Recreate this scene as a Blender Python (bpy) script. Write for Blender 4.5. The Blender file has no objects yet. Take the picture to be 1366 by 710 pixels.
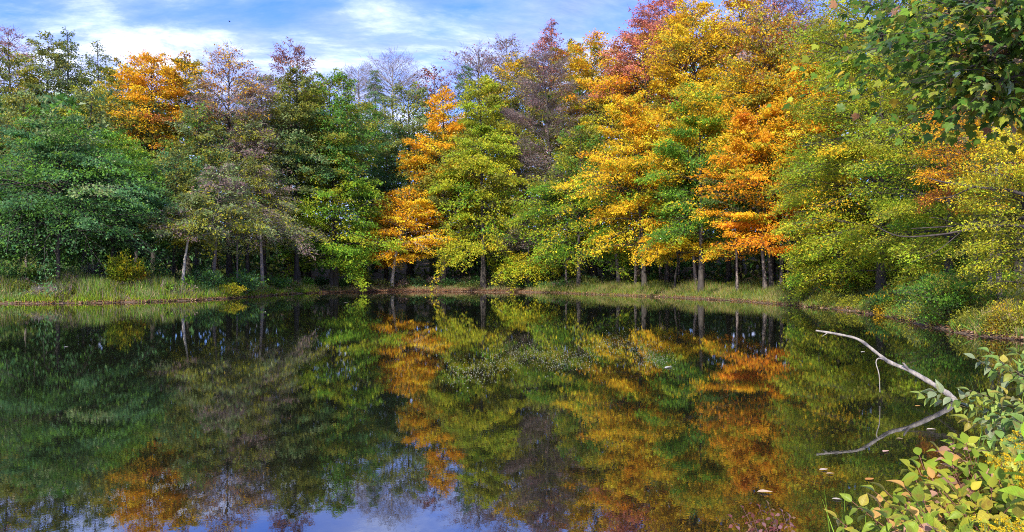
import bpy, math
import numpy as np
from math import radians as R
scene = bpy.context.scene
C = scene.collection
RNG = np.random.default_rng(7)

# ------------------------------------------------------------------ camera
FPX, CX, HOR, EYE = 1012.0, 683.0, 365.0, 2.0
cd = bpy.data.cameras.new('camera'); cam = bpy.data.objects.new('camera', cd); C.objects.link(cam)
cd.sensor_width = 36.0; cd.lens = 36.0 * FPX / 1366.0
cd.clip_start = 0.05; cd.clip_end = 6000
cam.location = (0, 0, EYE); cam.rotation_euler = (R(90) + math.atan(10 / FPX), 0, 0)
scene.camera = cam

# ------------------------------------------------------------------ light
SUN_EL, SUN_ROT = R(36), R(200)
sun_dir = np.array([math.sin(SUN_ROT) * math.cos(SUN_EL), math.cos(SUN_ROT) * math.cos(SUN_EL), math.sin(SUN_EL)])
w = bpy.data.worlds.new('World'); scene.world = w; w.use_nodes = True
nt = w.node_tree; N = nt.nodes; Lk = nt.links
bg = N['Background']; bg.inputs[1].default_value = 0.125
sky = N.new('ShaderNodeTexSky'); sky.sky_type = 'NISHITA'; sky.sun_disc = False
sky.sun_elevation = SUN_EL; sky.sun_rotation = SUN_ROT; sky.air_density = 1.0; sky.dust_density = 0.3; sky.ozone_density = 3.0
tc = N.new('ShaderNodeTexCoord'); sep = N.new('ShaderNodeSeparateXYZ'); Lk.new(tc.outputs['Generated'], sep.inputs[0])
def math_node(op, a, b=None, clamp=False):
    m = N.new('ShaderNodeMath'); m.operation = op; m.use_clamp = clamp
    for i, v in enumerate((a, b)):
        if v is None: continue
        if isinstance(v, (int, float)): m.inputs[i].default_value = v
        else: Lk.new(v, m.inputs[i])
    return m.outputs[0]
zz = math_node('ADD', math_node('MAXIMUM', sep.outputs[2], 0.0), 0.16)
comb = N.new('ShaderNodeCombineXYZ')
Lk.new(math_node('DIVIDE', sep.outputs[0], zz), comb.inputs[0]); Lk.new(math_node('DIVIDE', sep.outputs[1], zz), comb.inputs[1])
def cloud_noise(scale, detail, rough, dist, off, stretch=(1, 1, 1)):
    mp = N.new('ShaderNodeMapping'); mp.inputs['Location'].default_value = off; mp.inputs['Scale'].default_value = stretch
    Lk.new(comb.outputs[0], mp.inputs[0])
    n = N.new('ShaderNodeTexNoise'); n.inputs['Scale'].default_value = scale; n.inputs['Detail'].default_value = detail
    n.inputs['Roughness'].default_value = rough; n.inputs['Distortion'].default_value = dist
    Lk.new(mp.outputs[0], n.inputs['Vector']); return n.outputs[0]
def ramp(v, stops):
    r = N.new('ShaderNodeValToRGB'); Lk.new(v, r.inputs[0])
    e = r.color_ramp.elements
    while len(e) < len(stops): e.new(0.5)
    for i, (p, c) in enumerate(stops):
        e[i].position = p; e[i].color = (c, c, c, 1) if isinstance(c, (int, float)) else (*c, 1)
    return r.outputs[0]
big = cloud_noise(1.25, 9, 0.6, 0.4, (0.4, 22.2, 0), (0.8, 1.2, 1))
cover = ramp(big, [(0.33, 0.0), (0.56, 1.0)])
shade = ramp(cloud_noise(2.1, 10, 0.66, 0.35, (6.6, 25.1, 0), (0.75, 1.25, 1)), [(0.36, (1.1, 1.6, 4.2)), (0.50, (2.1, 2.6, 4.9)), (0.65, (5.2, 5.5, 6.3))])
tint = N.new('ShaderNodeMixRGB'); tint.blend_type = 'MULTIPLY'; tint.inputs[0].default_value = 1
Lk.new(sky.outputs[0], tint.inputs[1]); tint.inputs[2].default_value = (0.34, 0.50, 1.10, 1)
mix = N.new('ShaderNodeMixRGB'); Lk.new(cover, mix.inputs[0]); Lk.new(tint.outputs[0], mix.inputs[1]); Lk.new(shade, mix.inputs[2])
Lk.new(mix.outputs[0], bg.inputs[0])

sd = bpy.data.lights.new('sun', 'SUN'); sun = bpy.data.objects.new('sun', sd); C.objects.link(sun)
sd.energy = 3.4; sd.angle = R(1.0); sd.color = (1.0, 0.92, 0.76)
from mathutils import Vector
sun.rotation_euler = Vector(sun_dir).to_track_quat('Z', 'Y').to_euler()
vs = scene.view_settings; vs.view_transform = 'Standard'; vs.look = 'None'; vs.gamma = 1.0; vs.exposure = 1.42
cy = scene.cycles
cy.max_bounces = 8; cy.diffuse_bounces = 5; cy.glossy_bounces = 3; cy.transmission_bounces = 5; cy.transparent_max_bounces = 4
cy.use_denoising = False; cy.filter_width = 1.0; cy.sample_clamp_indirect = 6.0

# ------------------------------------------------------------------ materials
def material(name):
    m = bpy.data.materials.new(name); m.use_nodes = True
    n = m.node_tree.nodes; n.clear(); return m, n, m.node_tree.links
def leaf_material(name, source='attr', gloss=0.02, rough=0.5, veins=False):
    m, n, l = material(name)
    out = n.new('ShaderNodeOutputMaterial')
    if source == 'attr':
        a = n.new('ShaderNodeAttribute'); a.attribute_name = 'pigment'; col = a.outputs['Color']
    else:
        a = n.new('ShaderNodeObjectInfo'); col = a.outputs['Color']
        if veins:
            g = n.new('ShaderNodeTexCoord'); no = n.new('ShaderNodeTexNoise'); no.inputs['Scale'].default_value = 28; no.inputs['Detail'].default_value = 4
            l.new(g.outputs['Object'], no.inputs['Vector'])
            sx = n.new('ShaderNodeSeparateXYZ'); l.new(g.outputs['Object'], sx.inputs[0])
            ab = n.new('ShaderNodeMath'); ab.operation = 'ABSOLUTE'; l.new(sx.outputs[0], ab.inputs[0])
            # side veins: chevrons of y - 0.8|x|
            m1 = n.new('ShaderNodeMath'); m1.operation = 'MULTIPLY_ADD'; l.new(ab.outputs[0], m1.inputs[0]); m1.inputs[1].default_value = -0.9; l.new(sx.outputs[1], m1.inputs[2])
            m2 = n.new('ShaderNodeMath'); m2.operation = 'PINGPONG'; l.new(m1.outputs[0], m2.inputs[0]); m2.inputs[1].default_value = 0.0075
            m3 = n.new('ShaderNodeMath'); m3.operation = 'MINIMUM'; l.new(m2.outputs[0], m3.inputs[0]); l.new(ab.outputs[0], m3.inputs[1])
            mr = n.new('ShaderNodeMapRange'); mr.inputs[1].default_value = 0; mr.inputs[2].default_value = 0.0016; mr.inputs[3].default_value = 1.35; mr.inputs[4].default_value = 1.0
            l.new(m3.outputs[0], mr.inputs[0])
            nr = n.new('ShaderNodeMapRange'); nr.inputs[3].default_value = 0.6; nr.inputs[4].default_value = 1.4; l.new(no.outputs[0], nr.inputs[0])
            mu = n.new('ShaderNodeMath'); mu.operation = 'MULTIPLY'; l.new(mr.outputs[0], mu.inputs[0]); l.new(nr.outputs[0], mu.inputs[1])
            vm = n.new('ShaderNodeVectorMath'); vm.operation = 'SCALE'; l.new(col, vm.inputs[0]); l.new(mu.outputs[0], vm.inputs['Scale']); col = vm.outputs[0]
            n2 = n.new('ShaderNodeTexNoise'); n2.inputs['Scale'].default_value = 14; n2.inputs['Detail'].default_value = 5; n2.inputs['Roughness'].default_value = .65
            oa = n.new('ShaderNodeVectorMath'); oa.operation = 'ADD'; l.new(g.outputs['Object'], oa.inputs[0]); l.new(a.outputs['Random'], oa.inputs[1]); l.new(oa.outputs[0], n2.inputs['Vector'])
            r2 = n.new('ShaderNodeMapRange'); r2.inputs[1].default_value = .56; r2.inputs[2].default_value = .72; r2.inputs[4].default_value = .75; l.new(n2.outputs[0], r2.inputs[0])
            mx2 = n.new('ShaderNodeMixRGB'); l.new(r2.outputs[0], mx2.inputs[0]); l.new(col, mx2.inputs[1]); mx2.inputs[2].default_value = (.22, .10, .035, 1); col = mx2.outputs[0]
    d = n.new('ShaderNodeBsdfDiffuse'); t = n.new('ShaderNodeBsdfTranslucent'); g = n.new('ShaderNodeBsdfGlossy')
    g.inputs['Roughness'].default_value = rough
    l.new(col, d.inputs[0]); l.new(col, t.inputs[0])
    s1 = n.new('ShaderNodeMixShader'); s1.inputs[0].default_value = 0.45; l.new(d.outputs[0], s1.inputs[1]); l.new(t.outputs[0], s1.inputs[2])
    f = n.new('ShaderNodeFresnel'); f.inputs[0].default_value = 1.4
    fm = n.new('ShaderNodeMath'); fm.operation = 'MULTIPLY'; l.new(f.outputs[0], fm.inputs[0]); fm.inputs[1].default_value = gloss * 5
    s2 = n.new('ShaderNodeMixShader'); l.new(fm.outputs[0], s2.inputs[0]); l.new(s1.outputs[0], s2.inputs[1]); l.new(g.outputs[0], s2.inputs[2])
    l.new(s2.outputs[0], out.inputs[0]); return m
def bark_material(name, scale=6.0, contrast=0.6):
    m, n, l = material(name)
    out = n.new('ShaderNodeOutputMaterial'); p = n.new('ShaderNodeBsdfPrincipled'); l.new(p.outputs[0], out.inputs[0])
    a = n.new('ShaderNodeAttribute'); a.attribute_name = 'pigment'
    g = n.new('ShaderNodeTexCoord'); mp = n.new('ShaderNodeMapping'); mp.inputs['Scale'].default_value = (1, 1, 0.25); l.new(g.outputs['Object'], mp.inputs[0])
    no = n.new('ShaderNodeTexNoise'); no.inputs['Scale'].default_value = scale; no.inputs['Detail'].default_value = 6; no.inputs['Roughness'].default_value = 0.7; l.new(mp.outputs[0], no.inputs['Vector'])
    mr = n.new('ShaderNodeMapRange'); mr.inputs[1].default_value = 0.3; mr.inputs[2].default_value = 0.7; mr.inputs[3].default_value = 1 - contrast; mr.inputs[4].default_value = 1 + contrast; l.new(no.outputs[0], mr.inputs[0])
    vm = n.new('ShaderNodeVectorMath'); vm.operation = 'SCALE'; l.new(a.outputs['Color'], vm.inputs[0]); l.new(mr.outputs[0], vm.inputs['Scale'])
    l.new(vm.outputs[0], p.inputs['Base Color']); p.inputs['Roughness'].default_value = 0.9; p.inputs['Specular IOR Level'].default_value = 0.1
    b = n.new('ShaderNodeBump'); b.inputs['Strength'].default_value = 0.6; b.inputs['Distance'].default_value = 0.02; l.new(no.outputs[0], b.inputs['Height']); l.new(b.outputs[0], p.inputs['Normal'])
    return m
M_LEAF = leaf_material('foliage')
M_BROAD = leaf_material('broad_leaf', 'object', 0.06, 0.4, True)
M_BARK = bark_material('bark')
M_DRIFT = bark_material('weathered_wood', 30.0, 0.45)

# ------------------------------------------------------------------ mesh helpers
def mesh_from(name, verts, faces, cols=None, smooth=False):
    """verts (V,3); faces: list of (F,k) int arrays; cols: list of (F,3) arrays per face."""
    me = bpy.data.meshes.new(name)
    verts = np.asarray(verts, np.float32)
    me.vertices.add(len(verts)); me.vertices.foreach_set('co', verts.ravel())
    faces = [np.asarray(f, np.int32) for f in faces if len(f)]
    nl = sum(f.size for f in faces); nf = sum(len(f) for f in faces)
    me.loops.add(nl); me.loops.foreach_set('vertex_index', np.concatenate([f.ravel() for f in faces]))
    me.polygons.add(nf)
    tot = np.concatenate([np.full(len(f), f.shape[1], np.int32) for f in faces])
    me.polygons.foreach_set('loop_start', np.concatenate([[0], np.cumsum(tot)[:-1]]).astype(np.int32))
    if smooth: me.polygons.foreach_set('use_smooth', np.ones(nf, bool))
    me.update(calc_edges=True)
    if cols is not None:
        cols = np.concatenate([np.asarray(c, np.float32) for c in cols if len(c)])
        at = me.attributes.new('pigment', 'FLOAT_COLOR', 'FACE')
        at.data.foreach_set('color', np.concatenate([cols, np.ones((len(cols), 1), np.float32)], 1).ravel())
    return me
def link(name, me, mat, parent=None, loc=None):
    o = bpy.data.objects.new(name, me); C.objects.link(o)
    if mat is not None and not me.materials: me.materials.append(mat)
    if parent is not None: o.parent = parent
    if loc is not None: o.location = loc
    return o
def tag(o, label=None, cat=None, group=None, kind=None):
    if label: o['label'] = label
    if cat: o['category'] = cat
    if group: o['group'] = group
    if kind: o['kind'] = kind
    return o
def empty(name, loc, rz=0.0):
    o = bpy.data.objects.new(name, None); o.empty_display_size = 0.2; C.objects.link(o)
    o.location = loc; o.rotation_euler = (0, 0, rz); return o
def unit(v): return v / np.maximum(np.linalg.norm(v, axis=-1, keepdims=True), 1e-9)
class Buf:
    def __init__(s): s.v = []; s.f3 = []; s.f4 = []; s.c3 = []; s.c4 = []; s.n = 0
    def add(s, v, f, c):
        (s.f3 if f.shape[1] == 3 else s.f4).append(f + s.n); (s.c3 if f.shape[1] == 3 else s.c4).append(c)
        s.v.append(v); s.n += len(v)
    def mesh(s, name, smooth=False):
        fs, cs = [], []
        for f, c in ((s.f4, s.c4), (s.f3, s.c3)):
            if f: fs.append(np.concatenate(f)); cs.append(np.concatenate(c))
        return mesh_from(name, np.concatenate(s.v), fs, cs, smooth)
def leaves(buf, pos, u, n, size, aspect, col, tri=False):
    """folded rhombic leaves"""
    u = unit(u); n = unit(n - u * (n * u).sum(-1, keepdims=True)); wv = np.cross(u, n)
    s = size[:, None]; a = np.asarray(aspect)
    a = a[:, None] if a.ndim else a
    if tri:
        v = np.stack([pos - wv * s * a * 0.55, pos + wv * s * a * 0.55, pos + u * s * 1.1], 1)
        buf.add(v.reshape(-1, 3), np.arange(len(pos) * 3).reshape(-1, 3), col); return
    m = pos + u * s * 0.45
    v = np.stack([pos, m + wv * s * a * 0.5 + n * s * 0.10, pos + u * s - n * s * 0.12, m - wv * s * a * 0.5 + n * s * 0.10], 1)
    k = len(pos); idx = np.arange(k * 4).reshape(k, 4)
    buf.add(v.reshape(-1, 3), idx, col)
def tubes(buf, P, rad, k, col):
    """P (M,S,3), rad (M,S): M tubes of k sides"""
    Mn, S, _ = P.shape
    t = np.empty_like(P); t[:, 1:-1] = P[:, 2:] - P[:, :-2]; t[:, 0] = P[:, 1] - P[:, 0]; t[:, -1] = P[:, -1] - P[:, -2]
    t = unit(t); mt = unit(P[:, -1] - P[:, 0])
    ref = np.where(np.abs(mt[:, 2:3]) > 0.8, np.array([[1., 0, 0]]), np.array([[0, 0, 1.]]))[:, None, :]
    a = unit(np.cross(t, np.broadcast_to(ref, t.shape))); b = np.cross(t, a)
    an = np.arange(k) / k * 2 * math.pi
    v = P[:, :, None, :] + rad[:, :, None, None] * (a[:, :, None, :] * np.cos(an)[None, None, :, None] + b[:, :, None, :] * np.sin(an)[None, None, :, None])
    i = np.arange(Mn * S * k).reshape(Mn, S, k)
    j = np.roll(i, -1, axis=2)
    f = np.stack([i[:, :-1], j[:, :-1], j[:, 1:], i[:, 1:]], -1).reshape(-1, 4)
    c = np.broadcast_to(np.asarray(col, float).reshape(-1, 1, 1, 3) if np.ndim(col) > 1 else np.asarray(col, float), (Mn, S - 1, k, 3)).reshape(-1, 3)
    buf.add(v.reshape(-1, 3), f, c)

# ------------------------------------------------------------------ pond outline and ground
SHORE = [(0, 1.9), (1.5, 3.3), (2.7, 4.7), (4.2, 6.6), (7.1, 9.6), (9.6, 12.4), (13, 15.8), (15.6, 19), (15.9, 21.5), (14.9, 24.2), (15.4, 27), (16.4, 31), (17.8, 37),
         (17.7, 47), (15.6, 58), (9, 71), (2, 81), (-6, 84), (-13, 84), (-18.3, 79.5), (-21.5, 74.5), (-21.8, 69), (-22.6, 61), (-24.5, 54.5), (-29, 51), (-35, 50),
         (-44, 48), (-60, 47), (-74, 40), (-78, 22), (-60, 6), (-30, 1), (-12, 0.8), (-4, 1.2)]
def catmull(p, k=6):
    p = np.array(p, float); a, b, c, d = np.roll(p, 1, 0), p, np.roll(p, -1, 0), np.roll(p, -2, 0)
    o = []
    for t in np.arange(k) / k:
        o.append(0.5 * (2 * b + (c - a) * t + (2 * a - 5 * b + 4 * c - d) * t * t + (3 * b - a - 3 * c + d) * t ** 3))
    return np.stack(o, 1).reshape(-1, 2)
SH = catmull(SHORE)
SHN = np.roll(SH, -1, 0)
# small wobble along the shore
_t = np.arange(len(SH)); _nrm = np.stack([(SHN - SH)[:, 1], -(SHN - SH)[:, 0]], 1); _nrm /= np.linalg.norm(_nrm, axis=1, keepdims=True)
SH = SH + _nrm * (0.22 * np.sin(_t * 1.7) + 0.16 * np.sin(_t * 2.9 + 1) )[:, None] * np.clip(np.linalg.norm(SH, axis=1) / 40, 0.1, 1)[:, None]
SHN = np.roll(SH, -1, 0)
def shore_dist(x, y):
    """signed distance: positive on land"""
    p = np.stack([np.ravel(x), np.ravel(y)], 1).astype(float); out = np.empty(len(p))
    ab = SHN - SH; L2 = (ab ** 2).sum(1)
    for s in range(0, len(p), 4000):
        q = p[s:s + 4000, None, :]
        t = np.clip(((q - SH) * ab).sum(2) / L2, 0, 1)
        d = np.sqrt(((q - SH - ab * t[..., None]) ** 2).sum(2).min(1))
        yq = q[..., 1]; c = (SH[:, 1] > yq) != (SHN[:, 1] > yq)
        with np.errstate(divide='ignore', invalid='ignore'):
            xi = SH[:, 0] + (yq - SH[:, 1]) / (ab[:, 1]) * ab[:, 0]
        inside = (c & (q[..., 0] < xi)).sum(1) % 2 == 1
        out[s:s + 4000] = np.where(inside, -d, d)
    return out.reshape(np.shape(x))
def ground_z(x, y):
    x = np.asarray(x, float); y = np.asarray(y, float); d = shore_dist(x, y)
    land = 0.10 * np.clip(d / 0.10, 0, 1) + 0.75 * (1 - np.exp(-np.clip(d - 0.05, 0, None) / 3.5)) + 0.03 * np.clip(d - 4, 0, 90) + 0.10 * np.clip(d - 12, 0, 60)
    near = np.exp(-(x ** 2 + y ** 2) / 60.0)
    land = land * (1 - 0.35 * near)
    bump = 0.06 * np.sin(x * 0.9 + np.sin(y * 0.7)) * np.sin(y * 1.1 + 0.5) + 0.02 * np.sin(x * 3.1) * np.sin(y * 2.7)
    return np.where(d > 0, land + bump * np.clip(d / 2, 0, 1), np.maximum(-1.3, d * 0.45) - 0.02)
def gz(x, y): return float(ground_z(np.array([x]), np.array([y]))[0])

NA, NR = 260, 130
ang = np.linspace(-math.pi, math.pi, NA, endpoint=False)
# finer in front of the camera
ang = ang - 0.45 * np.sin(ang)
rr = 0.35 * (3000 / 0.35) ** (np.arange(NR) / (NR - 1.0)); 
rr = np.sort(np.concatenate([rr, np.linspace(18, 100, 70)])); NR = len(rr)
gx = np.outer(rr, np.sin(ang)); gy = np.outer(rr, np.cos(ang)); gzv = ground_z(gx, gy)
gv = np.concatenate([[[0, 0, gz(0, 0)]], np.stack([gx, gy, gzv], -1).reshape(-1, 3)])
i = 1 + np.arange(NR * NA).reshape(NR, NA); j = np.roll(i, -1, 1)
gq = np.stack([i[:-1], j[:-1], j[1:], i[1:]], -1).reshape(-1, 4)[:, ::-1]
gt = np.stack([np.zeros(NA, int), j[0], i[0]], -1)[:, ::-1]
m, n, l = material('forest_floor')
out = n.new('ShaderNodeOutputMaterial'); p = n.new('ShaderNodeBsdfPrincipled'); l.new(p.outputs[0], out.inputs[0]); p.inputs['Roughness'].default_value = 0.95
g = n.new('ShaderNodeTexCoord')
n1 = n.new('ShaderNodeTexNoise'); n1.inputs['Scale'].default_value = 5; n1.inputs['Detail'].default_value = 8; n1.inputs['Roughness'].default_value = 0.75; l.new(g.outputs['Object'], n1.inputs['Vector'])
r1 = n.new('ShaderNodeValToRGB'); l.new(n1.outputs[0], r1.inputs[0])
e = r1.color_ramp.elements; e[0].position = 0.32; e[0].color = (0.030, 0.020, 0.014, 1); e[1].position = 0.7; e[1].color = (0.24, 0.15, 0.10, 1); k = e.new(0.52); k.color = (0.10, 0.062, 0.038, 1)
l.new(r1.outputs[0], p.inputs['Base Color'])
b = n.new('ShaderNodeBump'); b.inputs['Strength'].default_value = 0.8; b.inputs['Distance'].default_value = 0.05; l.new(n1.outputs[0], b.inputs['Height']); l.new(b.outputs[0], p.inputs['Normal'])
tag(link('ground', mesh_from('ground', gv, [gq, gt], None, True), m), 'brown leaf covered banks and forest floor round the pond', kind='structure')

# water
m, n, l = material('pond_water')
out = n.new('ShaderNodeOutputMaterial')
g = n.new('ShaderNodeTexCoord')
def wn(scale, stretch, detail=3):
    mp = n.new('ShaderNodeMapping'); mp.inputs['Scale'].default_value = stretch; l.new(g.outputs['Object'], mp.inputs[0])
    t = n.new('ShaderNodeTexNoise'); t.inputs['Scale'].default_value = scale; t.inputs['Detail'].default_value = detail; l.new(mp.outputs[0], t.inputs['Vector']); return t.outputs[0]
b1 = n.new('ShaderNodeBump'); b1.inputs['Strength'].default_value = 1.0; b1.inputs['Distance'].default_value = 0.0003; l.new(wn(2.2, (1, 0.7, 1)), b1.inputs['Height'])
b2 = n.new('ShaderNodeBump'); b2.inputs['Strength'].default_value = 1.0; b2.inputs['Distance'].default_value = 0.00013; l.new(wn(20, (1, 0.8, 1), 2), b2.inputs['Height']); l.new(b1.outputs[0], b2.inputs['Normal'])
gl = n.new('ShaderNodeBsdfGlossy'); gl.inputs['Roughness'].default_value = 0.0; gl.inputs['Color'].default_value = (0.97, 0.98, 1.0, 1); l.new(b2.outputs[0], gl.inputs['Normal'])
df = n.new('ShaderNodeBsdfDiffuse'); df.inputs[0].default_value = (0.006, 0.007, 0.004, 1)
fr = n.new('ShaderNodeFresnel'); fr.inputs[0].default_value = 3.0; l.new(b1.outputs[0], fr.inputs['Normal'])
ms = n.new('ShaderNodeMixShader'); l.new(fr.outputs[0], ms.inputs[0]); l.new(df.outputs[0], ms.inputs[1]); l.new(gl.outputs[0], ms.inputs[2]); l.new(ms.outputs[0], out.inputs[0])
wv = np.array([(-84, -4, 0), (24, -4, 0), (24, 94, 0), (-84, 94, 0)], float)
tag(link('pond_water', mesh_from('pond_water', wv, [np.array([[0, 1, 2, 3]])]), m), 'still dark pond mirroring the coloured trees', kind='structure')

# ------------------------------------------------------------------ colours
PG = dict(
    teal=(0.085, 0.195, 0.072), dgreen=(0.060, 0.145, 0.035), green=(0.105, 0.235, 0.035), bgreen=(0.13, 0.27, 0.025), lime=(0.27, 0.36, 0.025),
    ygreen=(0.37, 0.37, 0.025), olive=(0.245, 0.25, 0.034), dolive=(0.155, 0.190, 0.048), yellow=(0.70, 0.55, 0.03), gold=(0.70, 0.44, 0.022),
    orange=(0.76, 0.35, 0.018), deep=(0.74, 0.26, 0.018), rust=(0.33, 0.12, 0.03), brown=(0.17, 0.10, 0.05), pink=(0.52, 0.19, 0.13), red=(0.42, 0.09, 0.05),
    mauve=(0.26, 0.185, 0.175), grey=(0.20, 0.18, 0.15), purple=(0.20, 0.09, 0.11), sage=(0.20, 0.26, 0.10), tan=(0.36, 0.27, 0.14))
def pal(*a): return [(PG[x[0]], x[1]) if isinstance(x, tuple) else (PG[x], 1.0) for x in a]
def pick(rng, pl, k):
    wts = np.array([x[1] for x in pl]); cols = np.array([x[0] for x in pl])
    return cols[rng.choice(len(pl), k, p=wts / wts.sum())]
def leaf_colours(rng, clump, tt, low, high, jitter=0.17, stray=0.27):
    """each spray takes a colour of the palette, blended from low to high palette up the tree; some leaves stray"""
    nc = int(clump.max()) + 1 if len(clump) else 1
    cl, ch = pick(rng, low, nc), pick(rng, high, nc)
    up = rng.random(nc) * 0.5 - 0.25
    sel = (tt + up[clump]) > 0.5
    c = np.where(sel[:, None], ch[clump], cl[clump])
    s = rng.random(len(clump)) < stray
    c = np.where(s[:, None], np.where(sel[:, None], pick(rng, high, len(clump)), pick(rng, low, len(clump))), c)
    br = np.exp(rng.normal(0, jitter, len(clump))) * np.exp(rng.normal(0, 0.16, nc))[clump]
    c = c * br[:, None]
    c[:, 0] *= np.exp(rng.normal(0, 0.12, len(clump)))
    return np.clip(c, 0.005, 0.85)

# ------------------------------------------------------------------ trees
def profile(shape, t):
    if shape == 'layer': return np.clip(1 - t ** 1.5, 0, 1) ** 0.75 * (0.66 + 0.34 * np.clip(t / 0.18, 0, 1)) * (1 + 0.16 * np.sin(t * 17 + 3)) + 0.12
    if shape == 'tall': return np.clip(1 - np.clip((t - 0.15) / 0.88, 0, 1) ** 1.7, 0, 1) ** 0.8 * (0.62 + 0.38 * np.clip(t / 0.22, 0, 1)) * (1 + 0.20 * np.sin(t * 13 + 1) + 0.1 * np.sin(t * 31)) + 0.14
    if shape == 'cone': return (1 - t) ** 0.9 + 0.03
    if shape == 'column': return np.clip(1 - np.abs(2 * t - 0.9) ** 2.6, 0.12, 1)
    if shape == 'dome': return np.clip(1 - np.clip((t - 0.35) / 0.68, 0, 1) ** 2.2, 0.05, 1) ** 0.6 * (0.65 + 0.35 * np.clip(t / 0.3, 0, 1))
    return np.sqrt(np.clip(1 - (2 * t - 0.95) ** 2 * 0.95, 0.05, 1))       # round
def build_tree(rng, H, Rc, hb, shape, low, high, nleaf, lsize, lean=(0, 0), nb=46, bark=(0.10, 0.085, 0.075), r0=None, spread=1.0,
               droop=0.35, flat=0.5, twigs=0, twig_col=(0.25, 0.20, 0.19), aspect=0.62, crooked=0.25, sub=9, top_sparse=0.0, subr=0.010, tri=True):
    """returns (trunk buf, crown buf): a tapered trunk with limbs and a crown of separate leaves set along its sprays"""
    tb, cb = Buf(), Buf()
    r0 = r0 or 0.011 * H + 0.03
    S = 9; s = np.linspace(0, 1, S)
    wob = np.cumsum(rng.normal(0, crooked, (S, 2)), 0) * 0.35; wob[0] = 0
    TP = np.stack([lean[0] * s ** 1.3 + wob[:, 0] * s, lean[1] * s ** 1.3 + wob[:, 1] * s, H * 0.97 * s - 0.25], -1)
    tr = r0 * (1 - 0.92 * s) * (1 + 0.5 * np.exp(-s * 40))
    tubes(tb, TP[None], tr[None], 8, bark)
    def axis(z):
        return np.stack([np.interp(z, TP[:, 2], TP[:, 0]), np.interp(z, TP[:, 2], TP[:, 1]), z], -1)
    t = np.sort(np.clip((np.arange(nb) + rng.random(nb)) / nb, 0, 1)) ** 0.95
    zb = hb + (H * 0.97 - hb) * t
    Lb = Rc * profile(shape, t) * rng.uniform(0.72, 1.12, nb)
    az = np.arange(nb) * 2.39996 + rng.normal(0, 0.35, nb)
    el = np.where(shape == 'cone', -0.12, 0.22) + 0.75 * t ** 1.4 * (shape != 'cone') + rng.normal(0, 0.12, nb)
    if shape == 'column': el = el + 0.35
    dh = np.stack([np.sin(az), np.cos(az), np.zeros(nb)], -1)
    dr = droop * (1.15 - t) * rng.uniform(0.5, 1.3, nb)
    zstart = zb - Lb * np.sin(el) * 0.75 + Lb * dr * 0.6
    zstart = np.clip(zstart, min(hb * 0.9, hb - 0.5), H * 0.965)
    st = axis(zstart)
    def bpt(b, u):       # b indices, u in 0..1
        L = Lb[b][:, None]; u = u[:, None]; e = el[b][:, None]
        return st[b] + L * (dh[b] * u * np.cos(e) + np.array([0, 0, 1.]) * (u * np.sin(e) - dr[b][:, None] * u ** 2.2))
    us = np.linspace(0, 1, 5)
    BP = np.stack([bpt(np.arange(nb), np.full(nb, u)) for u in us], 1)
    BP[:, 1:-1] += rng.normal(0, 0.02, (nb, 3, 3)) * Lb[:, None, None]
    br = np.clip(0.010 + 0.010 * Lb, 0.012, 0.16)[:, None] * (1 - 0.85 * us)[None]
    tubes(tb, BP, br, 4, bark)
    # sub branches, fanned in the plane of the spray
    K = sub; ns = nb * K
    bi = np.repeat(np.arange(nb), K); uj = np.tile(np.linspace(0.22, 0.99, K), nb) + rng.normal(0, 0.03, ns); uj = np.clip(uj, 0.1, 1)
    side = np.where((np.arange(ns) % 2) == 0, 1, -1)
    fan = side * rng.uniform(0.5, 1.05, ns) * (1.0 - 0.55 * uj)
    ca, sa = np.cos(fan), np.sin(fan); d = dh[bi]
    sdv = np.stack([d[:, 0] * ca + d[:, 1] * sa, -d[:, 0] * sa + d[:, 1] * ca, np.zeros(ns)], -1)
    Ls = Lb[bi] * (0.5 * (1 - uj) + 0.16) * rng.uniform(0.7, 1.25, ns) * spread + 0.35
    sl = np.sin(el[bi]) * 0.7 - dr[bi] * 1.6 * uj + rng.normal(0, 0.14, ns)
    sst = bpt(bi, uj)
    def spt(k, u):
        u_ = u[:, None]; L = Ls[k][:, None]
        return sst[k] + L * (sdv[k] * u_ + np.array([0, 0, 1.]) * (sl[k][:, None] * u_ - 0.30 * droop * u_ ** 2))
    SP = np.stack([spt(np.arange(ns), np.full(ns, u)) for u in (0, 1)], 1)
    tubes(tb, SP, np.clip(subr * Ls, 0.006, 0.05)[:, None] * np.array([1, 0.25])[None], 3, bark)
    lush = Ls ** 1.3 * np.exp(rng.normal(0, 0.75, ns)) * np.repeat(np.exp(rng.normal(0, 0.4, nb)), K)
    def place(k, umin=0.12):
        kk = rng.choice(ns, k, p=lush / lush.sum()); u = rng.uniform(umin, 1.08, k) 
        P = spt(kk, u); wd = 0.10 + 0.16 * Ls[kk] * (1.1 - u * 0.6)
        off = rng.normal(0, 1, (k, 3)) * wd[:, None]; off[:, 2] *= flat
        off[:, 2] -= np.abs(rng.normal(0, 0.07, k)) * 1.0
        return kk, u, P + off
    if nleaf:
        kk, u, P = place(nleaf)
        if top_sparse:
            keep = rng.random(nleaf) > top_sparse * np.clip((P[:, 2] - hb) / (H - hb), 0, 1) ** 1.5
            kk, u, P = kk[keep], u[keep], P[keep]
        k = len(P); tt = np.clip((P[:, 2] - hb) / max(H - hb, 0.1), 0, 1)
        ud = unit(sdv[kk] + rng.normal(0, 0.75, (k, 3)) + np.array([0, 0, -0.35])); nn = np.array([0, 0, .7]) + rng.normal(0, 0.75, (k, 3)) + dh[bi[kk]] * 0.6
        leaves(cb, P, ud, nn, lsize * rng.uniform(0.6, 1.35, k), aspect, leaf_colours(rng, kk // 3, tt, low, high), tri)
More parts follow.
